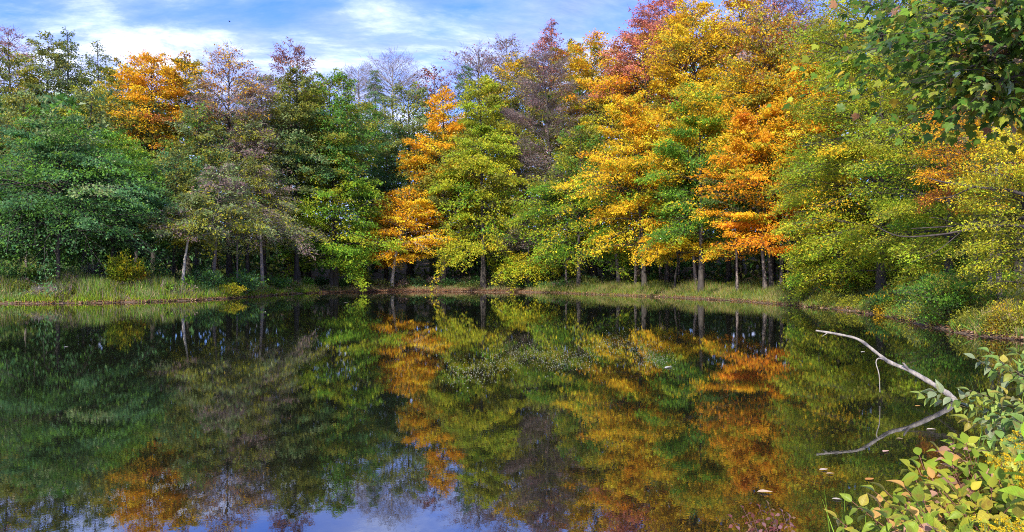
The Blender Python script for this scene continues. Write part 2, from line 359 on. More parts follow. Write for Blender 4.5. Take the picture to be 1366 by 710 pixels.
    if twigs:
        kk, u, P = place(twigs, 0.0)
        ud = unit(sdv[kk] * 0.8 + rng.normal(0, 0.45, (twigs, 3)) + np.array([0, 0, 0.45 * np.sign(1 - droop)])); nn = rng.normal(0, 1, (twigs, 3))
        leaves(cb, P, ud, nn, rng.uniform(0.5, 1.3, twigs) * (0.25 + 0.05 * H / 3), 0.05, np.array(twig_col) * np.exp(rng.normal(0, 0.25, (twigs, 1))), True)
    return tb, cb
SEED = [100]
def tree(name, px, d, top, bot, wpx, shape, low, high, nleaf, lsize, label, cat='tree', lean=0, leany=0, group=None, base_px=None, y=None, **kw):
    SEED[0] += 1; rng = np.random.default_rng(SEED[0])
    bx = (base_px if base_px is not None else px)
    if d > 50: bot -= 24 if px > 780 else 14
    kw['nb'] = int(kw.get('nb', 46) * 1.3)
    while shore_dist(np.array([(bx - CX) / FPX * d]), np.array([float(d)]))[0] < 1.6: d += 0.5
    x0 = (bx - CX) / FPX * d; z0 = gz(x0, d)
    H = EYE - (top - HOR) / FPX * d - z0; hb = EYE - (bot - HOR) / FPX * d - z0
    tb, cb = build_tree(rng, H, wpx * 0.58 / FPX * d, max(hb, 0.4), shape, low, high, int(nleaf * 2.95), lsize * 0.68, lean=((px - bx) / FPX * d + lean, leany), **kw)
    root = empty(name, (x0, d, z0)); tag(root, label, cat, group)
    link('trunk', tb.mesh('trunk', True), M_BARK, root)
    if cb.n: link('crown', cb.mesh('crown'), M_LEAF, root)
    return root

G, Bn = 'green_tree', 'bare_tree'
DK = (0.055, 0.048, 0.045); PALE = (0.33, 0.30, 0.27); MID = (0.13, 0.11, 0.10)
# ---- front row, round the pond from the grassy bank to the near corner
tree('green_tree', 78, 56, 148, 352, 200, 'tall', pal(('teal', 3), ('dgreen', 1), ('green', 2)), pal(('teal', 2), ('green', 2), ('bgreen', 1.5), ('sage', 1)), 19000, 0.25,
     'broad dark blue-green tree with heavy low boughs behind the grassy bank', nb=64, bark=DK, droop=0.55, flat=.25, spread=1.2)
tree('green_tree', -22, 55, 245, 352, 110, 'round', pal('green', 'teal'), pal('bgreen', 'lime'), 6000, 0.25,
     'low tree with bright yellow-green tips cut by the frame edge beside the dark blue-green tree', bark=DK)
tree('green_tree', 150, 61, 170, 345, 120, 'dome', pal('teal', 'green'), pal(('bgreen', 2), 'green', 'lime'), 9000, 0.26,
     'lighter green tree with yellowish tips crowding the broad dark blue-green tree', bark=DK)
tree('green_tree', 232, 66, 195, 350, 115, 'round', pal('teal', 'dolive', 'sage'), pal('dolive', 'teal', 'olive'), 8500, 0.28,
     'dim grey-green tree standing under the orange crown', bark=DK)
tree('slender_tree', 250, 60, 255, 335, 85, 'layer', pal('sage', 'olive', ('mauve', .5)), pal('sage', 'dolive'), 2600, 0.26,
     'slender leaning tree with pale bare trunk rising from bushes', base_px=243, bark=PALE, r0=0.16, nb=22)
tree('slender_tree', 292, 63, 215, 340, 105, 'layer', pal('olive', 'sage', 'ygreen'), pal('sage', 'mauve'), 3600, 0.27,
     'thin half bare tree with drooping sage sprays in the bank corner', base_px=284, bark=MID, r0=0.17, nb=28, twigs=1500, droop=0.55)
tree('half_bare_tree', 345, 64, 215, 345, 112, 'layer', pal(('sage', 2), 'olive', ('ygreen', 1.5), ('mauve', .4)), pal(('mauve', 1), 'sage', ('olive', 1.5), 'ygreen'), 4500, 0.24,
     'half bare tree with grey drooping twigs over a pale straight trunk', base_px=350, bark=(0.22, 0.19, 0.17), r0=0.2, nb=42, twigs=3500, droop=0.6)
tree('yellow_green_tree', 442, 81, 174, 380, 122, 'tall', pal(('bgreen', 2), ('lime', 3), ('ygreen', 1)), pal(('bgreen', 2), ('lime', 2), 'ygreen'), 13000, 0.30,
     'bright green layered tree with a low trailing bough in the pond corner', nb=44, bark=DK, droop=0.45)
tree('green_tree', 388, 84, 250, 368, 60, 'layer', pal('green', 'bgreen', 'teal'), pal('bgreen', 'green'), 3500, 0.28,
     'small dull green tree squeezed beside the bright green layered tree', nb=26, bark=DK)
tree('maple_tree', 546, 87, 246, 362, 118, 'layer', pal(('orange', 3), ('gold', 2), ('yellow', 1)), pal(('orange', 1), 'gold', 'olive'), 11000, 0.30,
     'orange maple with flat low sprays above a pale straight trunk', base_px=522, nb=38, bark=PALE, r0=0.22, droop=0.3, flat=0.28, spread=1.1)
tree('autumn_tree', 592, 90, 112, 345, 92, 'tall', pal(('olive', 3), ('dolive', 1), ('gold', .8), ('rust', .6)), pal(('orange', 3), ('gold', 1.5), ('olive', .6)), 13000, 0.31,
     'tall olive tree with a rounded bright orange top over the orange maple', nb=50, bark=DK)
tree('yellow_green_tree', 645, 85, 92, 366, 112, 'tall', pal(('lime', 2), ('ygreen', 3), 'bgreen', ('yellow', .5)), pal(('ygreen', 2), ('lime', 2), 'olive'), 18000, 0.30,
     'tall yellow-green tree with trailing fringed boughs between orange maple and purple twigs', nb=58, bark=DK, droop=0.7)
tree('yellow_green_tree', 700, 83, 338, 384, 78, 'round', pal(('ygreen', 2), 'lime', 'yellow'), pal('yellow', 'ygreen'), 2600, 0.28,
     'little yellow sapling weeping almost to the waterline', nb=20, bark=DK, droop=0.9, r0=0.09)
tree('half_bare_tree', 726, 88, 60, 340, 112, 'dome', pal(('mauve', 2), 'grey', ('dolive', 1)), pal(('mauve', 3), ('purple', 1), 'grey', ('brown', 1)), 6500, 0.24,
     'nearly leafless tree with a smoky mauve crown of fine twigs', base_px=741, nb=52, bark=DK, twigs=15000, twig_col=(0.19, 0.145, 0.14), sub=11, droop=0.2)
tree('half_bare_tree', 705, 84, 275, 352, 76, 'layer', pal('mauve', 'grey'), pal('mauve', 'dolive'), 500, 0.22,
     'low dead tree with bare dark drooping twigs below the mauve crown', nb=32, bark=DK, twigs=3200, twig_col=(0.12, 0.10, 0.11), droop=0.6)
tree('yellow_green_tree', 772, 78, 165, 372, 128, 'tall', pal(('lime', 2), ('bgreen', 2), 'ygreen', ('yellow', .7)), pal(('olive', 2), 'ygreen', 'green'), 13500, 0.29,
     'layered green tree with yellow fringes whose low boughs reach the sedges', nb=48, bark=DK, droop=0.5)
tree('autumn_tree', 792, 90, 36, 250, 100, 'dome', pal(('olive', 2), 'ygreen', 'gold'), pal(('gold', 1.5), 'orange', 'olive'), 9500, 0.31,
     'tall olive-gold tree rising beside the mauve twiggy crown', nb=44, bark=DK)
tree('autumn_tree', 842, 70, 122, 368, 134, 'tall', pal(('yellow', 2), ('gold', 2.4), ('bgreen', 1.2), ('ygreen', 1.5), ('orange', 1)), pal(('gold', 3), ('orange', 2), ('ygreen', 1), ('yellow', 1)), 17500, 0.27,
     'yellow and orange tree over green undersides with a leaning dark trunk', base_px=860, nb=56, bark=DK, droop=0.45)
tree('red_tree', 862, 84, 28, 190, 138, 'dome', pal(('pink', 1), 'rust', ('gold', 1.5), ('deep', .6)), pal(('pink', 3), ('rust', 1.2), ('gold', .5)), 11000, 0.29,
     'salmon red tree standing above the yellow and orange tree', nb=44, bark=DK)
tree('green_tree', 935, 60, 104, 350, 128, 'tall', pal(('bgreen', 2), ('green', 2), 'lime', ('gold', .5)), pal(('bgreen', 1.2), 'ygreen', ('gold', 1.6)), 16500, 0.25,
     'leafy green tree wedged between yellow tree and orange maple', nb=54, bark=DK)
tree('autumn_tree', 900, 58, 308, 364, 100, 'layer', pal(('gold', 2), ('orange', 1), 'yellow'), pal('gold', 'olive'), 4200, 0.25,
     'low golden bough-heavy sapling sweeping towards the sedge strip', nb=24, bark=DK, flat=0.25, r0=0.12)
tree('golden_tree', 930, 78, -14, 240, 140, 'dome', pal(('gold', 2.5), 'ygreen', ('olive', 1)), pal(('gold', 3), ('yellow', 1), ('orange', .8), ('olive', .8)), 15000, 0.28,
     'tall golden tree rising highest beside the salmon red one', nb=50, bark=DK)
tree('maple_tree', 1003, 57, 138, 362, 140, 'tall', pal(('orange', 3.5), ('deep', 1), ('gold', 1.2), ('ygreen', .6)), pal(('orange', 2.5), ('gold', 1.5), ('deep', .5), ('ygreen', 1.2)), 16000, 0.24,
     'vivid orange maple with flat sprays over a cluster of dark trunks', base_px=1030, nb=46, bark=DK, droop=0.25, flat=0.28, spread=1.1)
tree('autumn_tree', 1030, 66, 4, 220, 150, 'dome', pal(('gold', 2), ('orange', 1.5), ('olive', 1.5)), pal(('gold', 2), ('rust', 1.5), ('mauve', .8), 'olive'), 14000, 0.27,
     'tall thinning bronze-gold tree above the vivid orange maple', nb=48, bark=DK, top_sparse=0.4)
tree('orange_tree', 1088, 56, 45, 330, 90, 'column', pal(('gold', 2), ('orange', 2), 'olive'), pal(('orange', 2), ('gold', 2), 'ygreen'), 9000, 0.24,
     'narrow orange tree half hidden by the huge fine-leaved tree', nb=44, bark=DK)
tree('yellow_green_tree', 1175, 43, -110, 385, 240, 'dome', pal(('ygreen', 3), ('lime', 4), ('bgreen', .6), ('gold', .6)), pal(('olive', 1), ('ygreen', 3), ('lime', 2.5)), 34000, 0.17,
     'huge fine-leaved yellow-green tree leaning over the pond edge', nb=72, bark=DK, droop=0.35, sub=11)
tree('yellow_green_tree', 1118, 46, 228, 392, 110, 'layer', pal(('lime', 2), ('ygreen', 2), 'bgreen'), pal('ygreen', ('gold', .7), 'lime'), 8500, 0.18,
     'low lime tree drooping beside the cluster of dark trunks', nb=36, bark=DK, droop=0.6)
OLIVE = tree('yellow_green_tree', 1265, 34, -40, 372, 190, 'dome', pal(('olive', 1), ('ygreen', 2), ('lime', 2), ('bgreen', .7)), pal(('ygreen', 2), ('olive', 1), ('lime', 2)), 24000, 0.14,
     'olive-lime tree rising behind the arching bush, a thin dark branch slanting from it', nb=60, bark=DK, droop=0.3, sub=10)
tree('orange_tree', 1300, 21.4, 130, 275, 138, 'round', pal(('rust', 1), ('gold', 1.5), ('orange', 2)), pal(('orange', 3), ('rust', 1), 'gold'), 6500, 0.105,
     'rusty orange spray of a small tree below the overhanging dark maple', nb=26, bark=DK, flat=0.4)
YELLOW = tree('yellow_tree', 1375, 23, 165, 385, 150, 'dome', pal(('ygreen', 2), ('olive', 1.2), 'lime'), pal(('yellow', 2), ('ygreen', 1.5), ('gold', 1.4), ('lime', .4)), 12000, 0.10,
     'bright yellow tree at the frame edge with bare dark limbs reaching over the arching bush', nb=46, bark=DK, flat=0.35)
# ---- taller crowns behind the front row (skyline)
tree('autumn_tree', 8, 82, 62, 260, 110, 'dome', pal('olive', 'dolive'), pal(('gold', .35), ('olive', 2), 'dolive'), 8000, 0.31, 'dull gold-green tall tree at the far end of the skyline', nb=40, bark=DK)
tree('half_bare_tree', 14, 90, 28, 150, 60, 'round', pal('purple', 'mauve'), pal('purple', ('pink', .6)), 900, 0.25, 'thin purplish tree top with few leaves beside the end of the skyline', nb=26, bark=DK, twigs=2500)
tree('green_tree', 60, 84, 40, 250, 84, 'dome', pal('dolive', 'teal'), pal(('olive', 2), 'dolive', 'sage'), 7500, 0.31, 'tall olive-green tree with twin ragged tops', nb=40, bark=DK, top_sparse=0.5)
tree('green_tree', 92, 88, 30, 240, 70, 'column', pal('dolive', 'teal'), pal('dolive', 'sage'), 5200, 0.30, 'tall dark tree with the highest pointed ragged top over the grassy bank', nb=40, bark=DK, top_sparse=0.6)
tree('green_tree', 128, 86, 44, 240, 74, 'column', pal('dolive', 'teal'), pal('dolive', 'sage', 'olive'), 5200, 0.30, 'tall thin-topped dark tree beside the orange crown', nb=38, bark=DK, top_sparse=0.65)
tree('green_tree', 160, 80, 76, 260, 84, 'dome', pal('dolive', 'teal', 'sage'), pal('dolive', ('gold', .5), 'olive'), 7000, 0.30, 'dull green round tree tucked against the orange crown', nb=40, bark=DK)
tree('orange_tree', 205, 74, 64, 215, 92, 'dome', pal(('gold', 2), ('orange', 1), 'rust', ('olive', 2)), pal(('orange', 3), ('gold', 1.3), ('olive', .3)), 6500, 0.27, 'glowing orange tree alone among green crowns over the bank', nb=42, bark=DK)
tree('autumn_tree', 252, 78, 66, 250, 74, 'dome', pal('olive', 'sage'), pal(('gold', 1), 'olive', ('rust', .5)), 6000, 0.30, 'olive-gold tree standing against the glowing orange tree', nb=38, bark=DK)
tree('half_bare_tree', 306, 76, 54, 240, 98, 'dome', pal(('mauve', 2.5), 'gold', 'sage'), pal(('rust', 1), 'gold', ('mauve', 1.5), ('orange', 1)), 3200, 0.27, 'thinning orange-brown tree with sky showing through its crown', nb=44, bark=DK, twigs=5500)
tree('half_bare_tree', 352, 80, 92, 260, 84, 'dome', pal(('mauve', 2), 'sage'), pal(('mauve', 2), 'sage', ('gold', .4)), 2800, 0.27, 'mauve-grey thinly leaved tree over the drooping grey twigs', nb=42, bark=DK, twigs=5500)
tree('half_bare_tree', 386, 86, 48, 240, 84, 'dome', pal('olive', 'dolive'), pal(('purple', 2), 'mauve', ('rust', .8)), 3400, 0.30, 'tall tree with a sparse reddish top above an olive crown', nb=40, bark=DK, twigs=2500)
tree('green_tree', 396, 79, 88, 275, 82, 'dome', pal('dolive', 'sage', 'teal'), pal('olive', 'dolive'), 7000, 0.30, 'olive tree with several dark forked stems showing inside its crown', nb=40, bark=DK)
tree('green_tree', 447, 80, 88, 262, 116, 'dome', pal(('green', 2), 'teal', 'olive'), pal(('bgreen', 1), 'green', ('lime', .6), ('olive', 2)), 11000, 0.30, 'dense full green tree behind the bright layered tree', nb=50, bark=DK)
tree('conifer_tree', 500, 104, 82, 200, 44, 'cone', pal('teal', 'dgreen'), pal('teal', 'sage'), 2600, 0.32, 'dark narrow conifer beside the leafless fan of twigs', cat='conifer', nb=46, bark=DK, aspect=0.3)
tree('bare_tree', 526, 108, 66, 150, 82, 'round', [], [], 0, 0.3, 'leafless pale grey tree fanning its twigs against the sky', nb=40, bark=(0.30, 0.27, 0.26), twigs=3800, twig_col=(0.30, 0.26, 0.26), droop=-0.1, sub=10)
tree('bare_tree', 480, 108, 84, 150, 50, 'round', [], [], 0, 0.3, 'small leafless tree behind the dense full green tree', nb=30, bark=(0.26, 0.23, 0.23), twigs=2200, twig_col=(0.26, 0.22, 0.22), droop=-0.1)
tree('green_tree', 546, 97, 104, 285, 110, 'dome', pal('dolive', 'teal', 'dgreen'), pal('olive', 'dolive', 'sage'), 10500, 0.33, 'round olive-green tree beneath the leafless fan of twigs', nb=46, bark=DK)
tree('conifer_tree', 515, 93, 170, 345, 90, 'cone', pal(('teal', 3), 'dgreen', 'sage'), pal(('teal', 3), 'sage'), 7000, 0.30, 'blue-green hemlock in the dark gap beside the orange maple', cat='conifer', nb=56, bark=DK, aspect=0.35, droop=0.5)
tree('half_bare_tree', 577, 106, 82, 160, 52, 'round', pal('purple', 'mauve'), pal('purple', 'rust'), 330, 0.5, 'wispy tree with a few dark red leaves above the orange top', nb=24, bark=MID, twigs=900, droop=0.0)
tree('conifer_tree', 622, 106, 76, 230, 84, 'cone', pal(('teal', 3), 'dgreen', 'sage'), pal(('teal', 3), 'sage'), 5000, 0.33, 'dark teal conifer peeping behind the tall yellow-green tree', cat='conifer', nb=50, bark=DK, aspect=0.35)
tree('half_bare_tree', 640, 110, 52, 160, 90, 'round', pal('purple', 'mauve'), pal('purple', 'mauve'), 800, 0.35, 'purplish twiggy tree top above the dark teal conifer', nb=34, bark=MID, twigs=3000, droop=-0.05)
tree('half_bare_tree', 678, 108, 40, 160, 70, 'round', pal('mauve', 'purple'), pal('purple', 'mauve', ('olive', .6)), 900, 0.35, 'twiggy mauve tree top above the tall yellow-green tree', nb=34, bark=MID, twigs=2800, droop=-0.05)
tree('red_tree', 733, 104, 16, 160, 62, 'column', pal('pink', 'purple'), pal(('pink', 2), 'purple'), 2200, 0.34, 'thin pinkish tree top over the smoky mauve crown', nb=34, bark=MID, twigs=1200)
tree('autumn_tree', 690, 100, 66, 220, 90, 'dome', pal('olive', 'ygreen'), pal('gold', 'olive'), 7500, 0.33, 'olive tree with gold tips behind the smoky mauve crown', nb=40, bark=DK)
tree('autumn_tree', 760, 102, 52, 240, 90, 'dome', pal('olive', 'mauve'), pal('gold', 'rust', 'olive'), 6500, 0.33, 'bronze-green tree in the gap behind the mauve crown', nb=40, bark=DK)
tree('red_tree', 884, 92, -12, 110, 88, 'round', pal(('pink', 2), 'purple'), pal(('pink', 3), ('red', .7)), 4600, 0.33, 'pink-red tree top reaching the upper frame edge', nb=38, bark=MID, twigs=1500)
tree('half_bare_tree', 1040, 84, -30, 120, 130, 'round', pal('mauve', ('pink', .8), 'gold'), pal('mauve', 'pink'), 3200, 0.31, 'pinkish thin tree top behind the bronze-gold tree', nb=40, bark=MID, twigs=4500)
tree('autumn_tree', 985, 80, -20, 200, 130, 'dome', pal('gold', 'olive'), pal('gold', ('rust', .7), 'yellow'), 9000, 0.30, 'gold tree filling the gap between the golden and bronze-gold trees', nb=44, bark=DK)
tree('green_tree', 1360, 40, -150, 300, 260, 'dome', pal('olive', 'green', 'ygreen'), pal('olive', 'ygreen', ('gold', .5)), 16000, 0.18, 'shady olive tree behind the bright yellow tree at the frame edge', nb=56, bark=DK)

# ---- crowns that close the wall between them
for px, d, top, wpx, lo, hi, lab in [
        (28, 70, 118, 110, ('olive', 'green', 'sage'), ('olive', 'sage'), 'olive-green rounded crown rising over the broad dark blue-green tree'),
        (112, 72, 104, 100, ('sage', 'olive', 'green'), ('olive', 'sage', 'ygreen'), 'sage green crown with small yellowish tips over the broad dark blue-green tree'),
        (182, 74, 128, 84, ('sage', 'green'), ('olive', 'sage'), 'sage green crown pressed under the side of the glowing orange tree'),
        (262, 72, 132, 104, ('sage', 'teal', 'olive'), ('olive', 'sage', 'green'), 'soft grey-green crown below the olive-gold tree'),
        (330, 74, 150, 90, ('sage', 'olive', 'mauve'), ('sage', 'mauve', 'olive'), 'pale sage and mauve crown between thin orange-brown and mauve-grey trees'),
        (412, 88, 150, 96, ('green', 'olive'), ('olive', 'bgreen', 'green'), 'mid green crown filling the gap above the small dull green tree'),
        (482, 92, 128, 84, ('green', 'teal', 'bgreen'), ('olive', 'green'), 'mid green crown at the shoulder of the dense full green tree'),
        (618, 96, 150, 84, ('olive', 'ygreen'), ('olive', 'ygreen', 'gold'), 'olive crown showing between the orange top and the tall yellow-green tree'),
        (688, 94, 150, 84, ('olive', 'sage', 'mauve'), ('olive', 'ygreen'), 'faded olive crown between the tall yellow-green tree and mauve twigs'),
        (748, 90, 170, 84, ('olive', 'green', 'mauve'), ('olive', 'ygreen'), 'faded green crown at the foot of the smoky mauve crown'),
        (818, 82, 96, 100, ('olive', 'ygreen', 'green'), ('gold', 'olive', 'ygreen'), 'olive and gold crown between the olive-gold and salmon red trees'),
        (890, 74, 138, 96, ('ygreen', 'bgreen', 'olive'), ('gold', 'gold', 'ygreen'), 'yellow-green crown in the gap under the tall golden tree'),
        (972, 70, 96, 104, ('gold', 'ygreen', 'olive'), ('gold', 'yellow', 'olive'), 'gold-green crown between the leafy green tree and the vivid orange maple'),
        (1062, 64, 60, 100, ('gold', 'olive', 'orange'), ('gold', 'orange', 'olive'), 'amber crown behind the narrow orange tree'),
        (1120, 56, 10, 120, ('olive', 'ygreen'), ('olive', 'ygreen', 'gold'), 'tall olive crown behind the huge fine-leaved tree')]:
    tree('autumn_tree' if 'gold' in hi else 'green_tree', px, d, top, 330, wpx, 'dome', pal(*lo), pal(*hi), 5200, 0.28, lab, nb=40, bark=DK)
# ---- trunks that show in the shade under the crowns: slim understory trees
under = [(826, 76, 345, 0.24, -0.9, 'dark leaning trunk under the layered green tree'), (848, 74, 310, 0.13, 0, 'thin pale stem beside the leaning dark trunks'),
         (929, 66, 335, 0.16, -0.8, 'leaning twin stem under the leafy green tree, thicker one'), (938, 67, 330, 0.13, 0.1, 'upright twin stem under the leafy green tree, thinner one'),
         (983, 57.5, 352, 0.11, 0.1, 'lone slim pink-grey trunk under the flat orange sprays'), (1021, 57, 345, 0.17, -0.4, 'dark trunk leaning a little, first of the cluster under the orange maple'),
         (1043, 60, 330, 0.2, 0.0, 'thick grey trunk in the middle of the dark cluster'), (1052, 61, 330, 0.12, -0.2, 'thin trunk pressed against the thick grey trunk of the cluster'),
         (1060, 58, 320, 0.15, -1.0, 'strongly leaning trunk crossing the dark cluster'), (1066, 62, 320, 0.12, 0.6, 'slim trunk at the outer end of the dark cluster'),
         (1093, 52, 350, 0.14, -0.2, 'short dark trunk seen beside the drooping lime tree'), (755, 82, 330, 0.10, 0, 'thin dim stem beside the trunk of the mauve tree'),
         (880, 78, 330, 0.10, 0, 'thin grey stem in the gap below the golden sapling'), (905, 80, 340, 0.12, 0.2, 'dim trunk deep below the golden sapling'),
         (316, 70, 330, 0.11, 0, 'dim slim trunk between the two pale bank trunks'), (35, 66, 345, 0.13, 0, 'dim trunk under the heavy boughs of the dark blue-green tree'),
         (1333, 27, 330, 0.10, -0.3, 'pale slim trunk in the dark gap above the sunlit weeds'), (1318, 30, 330, 0.09, 0.4, 'dark slim trunk in the gap behind the arching bush')]
for px, d, bot, r, ln, lab in under:
    tree('slim_tree', px, d, bot - 150 * 60 / d, bot - 30, 70, 'dome', pal('dolive', 'dgreen', 'olive'), pal('olive', 'dolive'), 1500, 0.26 * d / 70, lab, lean=ln * 2, nb=20,
         bark=(0.17, 0.14, 0.13) if r < 0.17 else MID, r0=r, sub=6)

# ------------------------------------------------------------------ forest mass behind (nobody could count it)
rng = np.random.default_rng(55); fb = Buf()
px_ = rng.uniform(-420, 1750, 900)
front = np.interp(px_, [-400, 0, 200, 380, 430, 520, 650, 800, 950, 1060, 1170, 1300, 1700], [60, 64, 70, 80, 92, 96, 94, 88, 74, 64, 54, 42, 32])
dd = front + rng.uniform(4, 45, 900); xx = (px_ - CX) / FPX * dd; zg = ground_z(xx, dd)
keep = np.arange(len(xx)) < 330
P = np.stack([np.stack([xx, dd, zg - 0.2], -1), np.stack([xx + rng.normal(0, .4, 900), dd, zg + 6], -1), np.stack([xx + rng.normal(0, .7, 900), dd, zg + 13], -1)], 1)[keep]
tubes(fb, P, rng.uniform(0.08, 0.24, len(P))[:, None] * np.array([1.2, .9, .6])[None], 5, (0.075, 0.065, 0.06))
skyl = np.interp(px_, [-400, 0, 130, 300, 400, 470, 520, 560, 620, 700, 800, 900, 1000, 1750], [100, 130, 125, 150, 145, 155, 180, 180, 160, 130, 105, 60, 40, -20])
NL = 130000
ti = rng.integers(0, 900, NL)
ztop = EYE + (HOR - skyl[ti]) / FPX * dd[ti]
tz = rng.random(NL) ** 0.8
zl = zg[ti] + 3.0 + (ztop - zg[ti] - 3.0) * tz
rad = 3.6 * np.sqrt(np.clip(1 - (2 * tz - 0.8) ** 2 * 0.7, 0.05, 1)) * rng.random(NL) ** 0.4; a = rng.uniform(0, 6.283, NL)
P = np.stack([xx[ti] + rad * np.cos(a), dd[ti] + rad * np.sin(a), zl], -1)
ctree = pick(rng, pal(('dolive', 2), ('dgreen', 1), ('teal', 2), 'olive', 'sage', 'green'), 900)[ti] * np.exp(rng.normal(0, .25, (NL, 1)))
leaves(fb, P, rng.normal(0, 1, (NL, 3)), np.array([0, 0, 1.]) + rng.normal(0, .7, (NL, 3)), rng.uniform(.45, .85, NL), 0.6, ctree, True)
nl = 45000; ti = rng.integers(0, 900, nl); a = rng.uniform(0, 6.283, nl); rad = 3.5 * rng.random(nl) ** .5
P = np.stack([xx[ti] + rad * np.cos(a), dd[ti] + rad * np.sin(a), zg[ti] + rng.random(nl) ** 1.5 * 4.5], -1)
leaves(fb, P, rng.normal(0, 1, (nl, 3)), np.array([0, 0, 1.]) + rng.normal(0, .7, (nl, 3)), rng.uniform(.5, .9, nl), 0.6, pick(rng, pal('dgreen', 'teal', 'dolive'), 900)[ti] * np.exp(rng.normal(0, .25, (nl, 1))), True)
tag(link('forest_interior', fb.mesh('forest_interior'), M_LEAF), 'shadowy mass of trunks and foliage deep in the wood', kind='stuff')

# ------------------------------------------------------------------ bank vegetation
dense = []
for k in range(len(SH)):
    s = np.linspace(0, 1, 12, endpoint=False)[:, None]; dense.append(SH[k] * (1 - s) + SHN[k] * s)
dense = np.concatenate(dense); dn = np.roll(dense, -1, 0) - dense; seglen = np.linalg.norm(dn, axis=1)
dn = unit(np.stack([dn[:, 1], -dn[:, 0]], 1))          # towards land for a counter-clockwise outline
if shore_dist(np.array([dense[300, 0] + dn[300, 0] * .5]), np.array([dense[300, 1] + dn[300, 1] * .5]))[0] < 0: dn = -dn
def along(rng, k, sel, off):
    """k points on land along the selected piece of shore, off = distances inland"""
    wt = seglen * sel(dense[:, 0], dense[:, 1]); i_ = rng.choice(len(dense), k, p=wt / wt.sum())
    p = dense[i_] + dn[i_] * off[:, None] + rng.normal(0, .12, (k, 2)); dq = shore_dist(p[:, 0], p[:, 1]); ok = dq > 0.01
    return p[ok], dq[ok], ok
left = lambda x, y: (x < -19) & (y > 44) & (y < 78)
right = lambda x, y: (x > -19) & (y > 21)
rightn = lambda x, y: (x > 2) & (y > 18)
def blades(name, label, sel, k, off, h, wid, cols, seed, stuffkind='stuff', lean=0.3):
    rng = np.random.default_rng(seed); o = off(rng, k); p, dq, ok = along(rng, k, sel, o); k = len(p); b = Buf()
    patch = (np.sin(p[:, 0] * 1.3 + 2 * np.sin(p[:, 1] * .7)) + np.sin(p[:, 1] * 1.1 + p[:, 0] * .4)) * .25 + rng.normal(0, .22, k)
    pc = np.array(cols)[np.clip(((patch + 1) / 2 * len(cols)).astype(int), 0, len(cols) - 1)] * np.exp(rng.normal(0, .25, (k, 1)))
    z = ground_z(p[:, 0], p[:, 1]); hh = h(rng, k, dq) * (1 + .35 * np.sin(p[:, 0] * .9) * np.sin(p[:, 1] * .8))
    u = np.array([0, 0, 1.]) + rng.normal(0, lean, (k, 3))
    leaves(b, np.stack([p[:, 0], p[:, 1], z - .02], -1), u, rng.normal(0, 1, (k, 3)), hh, wid / np.maximum(hh, .05), pc, True)
    return tag(link(name, b.mesh(name), M_LEAF), label, kind=stuffkind)
c = PG
blades('bank_grass', 'tall mixed grass and weeds on the wide bank', left, 80000, lambda r, k: r.uniform(.3, 12, k), lambda r, k, d: r.uniform(.35, 1.15, k) * np.clip(.5 + d / 5, .5, 1), 0.05,
       [c['sage'], c['tan'], c['sage'], c['bgreen'], c['olive'], c['mauve'], c['sage'], c['teal']], 3)
blades('bank_grass', 'bright short grass at the edge of the wide bank', left, 16000, lambda r, k: r.uniform(.05, 1.4, k), lambda r, k, d: r.uniform(.15, .45, k), 0.04, [c['lime'], c['bgreen'], c['lime'], c['olive'], c['bgreen']], 4)
blades('bank_sedge', 'low thin sedge on the far leaf littered shore', lambda x, y: (x > -19) & (x <= 2) & (y > 60), 14000, lambda r, k: r.uniform(.5, 4.5, k), lambda r, k, d: r.uniform(.12, .4, k), 0.035, [c['dolive'], c['sage'], c['tan'], c['dolive'], c['teal']], 6, lean=.45)
blades('bank_sedge', 'strip of brownish green sedge along the curved shore', lambda x, y: (x > 2) & (y > 21), 85000, lambda r, k: r.uniform(.03, 4.8, k), lambda r, k, d: r.uniform(.25, .75, k) * np.clip(.45 + d / 2.5, .45, 1.15), 0.035,
       [c['olive'], c['sage'], c['dolive'], c['olive'], c['green'], c['tan'], c['olive'], c['sage'], c['olive']], 5, lean=.45)
# fallen leaves on the waterline
rng = np.random.default_rng(8); lb = Buf()
k = 16000; o = np.abs(rng.normal(0, .16, k)); p, dq, ok = along(rng, k, lambda x, y: (y > 20) & (x > -45), o); k = len(p)
leaves(lb, np.stack([p[:, 0], p[:, 1], ground_z(p[:, 0], p[:, 1]) + .02], -1), rng.normal(0, 1, (k, 3)) * [1, 1, .2], np.array([0, 0, 1.]) + rng.normal(0, .35, (k, 3)), rng.uniform(.07, .15, k), .7,
       pick(rng, [((.42, .27, .17), 2), ((.5, .33, .25), 1), ((.30, .15, .07), 2), ((.5, .26, .05), .5)], k))
k = 14000; p, dq, ok = along(rng, k, lambda x, y: (y > 82) & (x < 6) & (x > -24), rng.uniform(0, 6, k)); k = len(p)
leaves(lb, np.stack([p[:, 0], p[:, 1], ground_z(p[:, 0], p[:, 1]) + .02], -1), rng.normal(0, 1, (k, 3)) * [1, 1, .2], np.array([0, 0, 1.]) + rng.normal(0, .35, (k, 3)), rng.uniform(.1, .2, k), .7,
       pick(rng, [((.36, .20, .15), 2), ((.5, .33, .25), 1), ((.25, .12, .07), 2)], k))
tag(link('leaf_litter', lb.mesh('leaf_litter'), M_LEAF), 'dry fallen leaves along the waterline', kind='stuff')
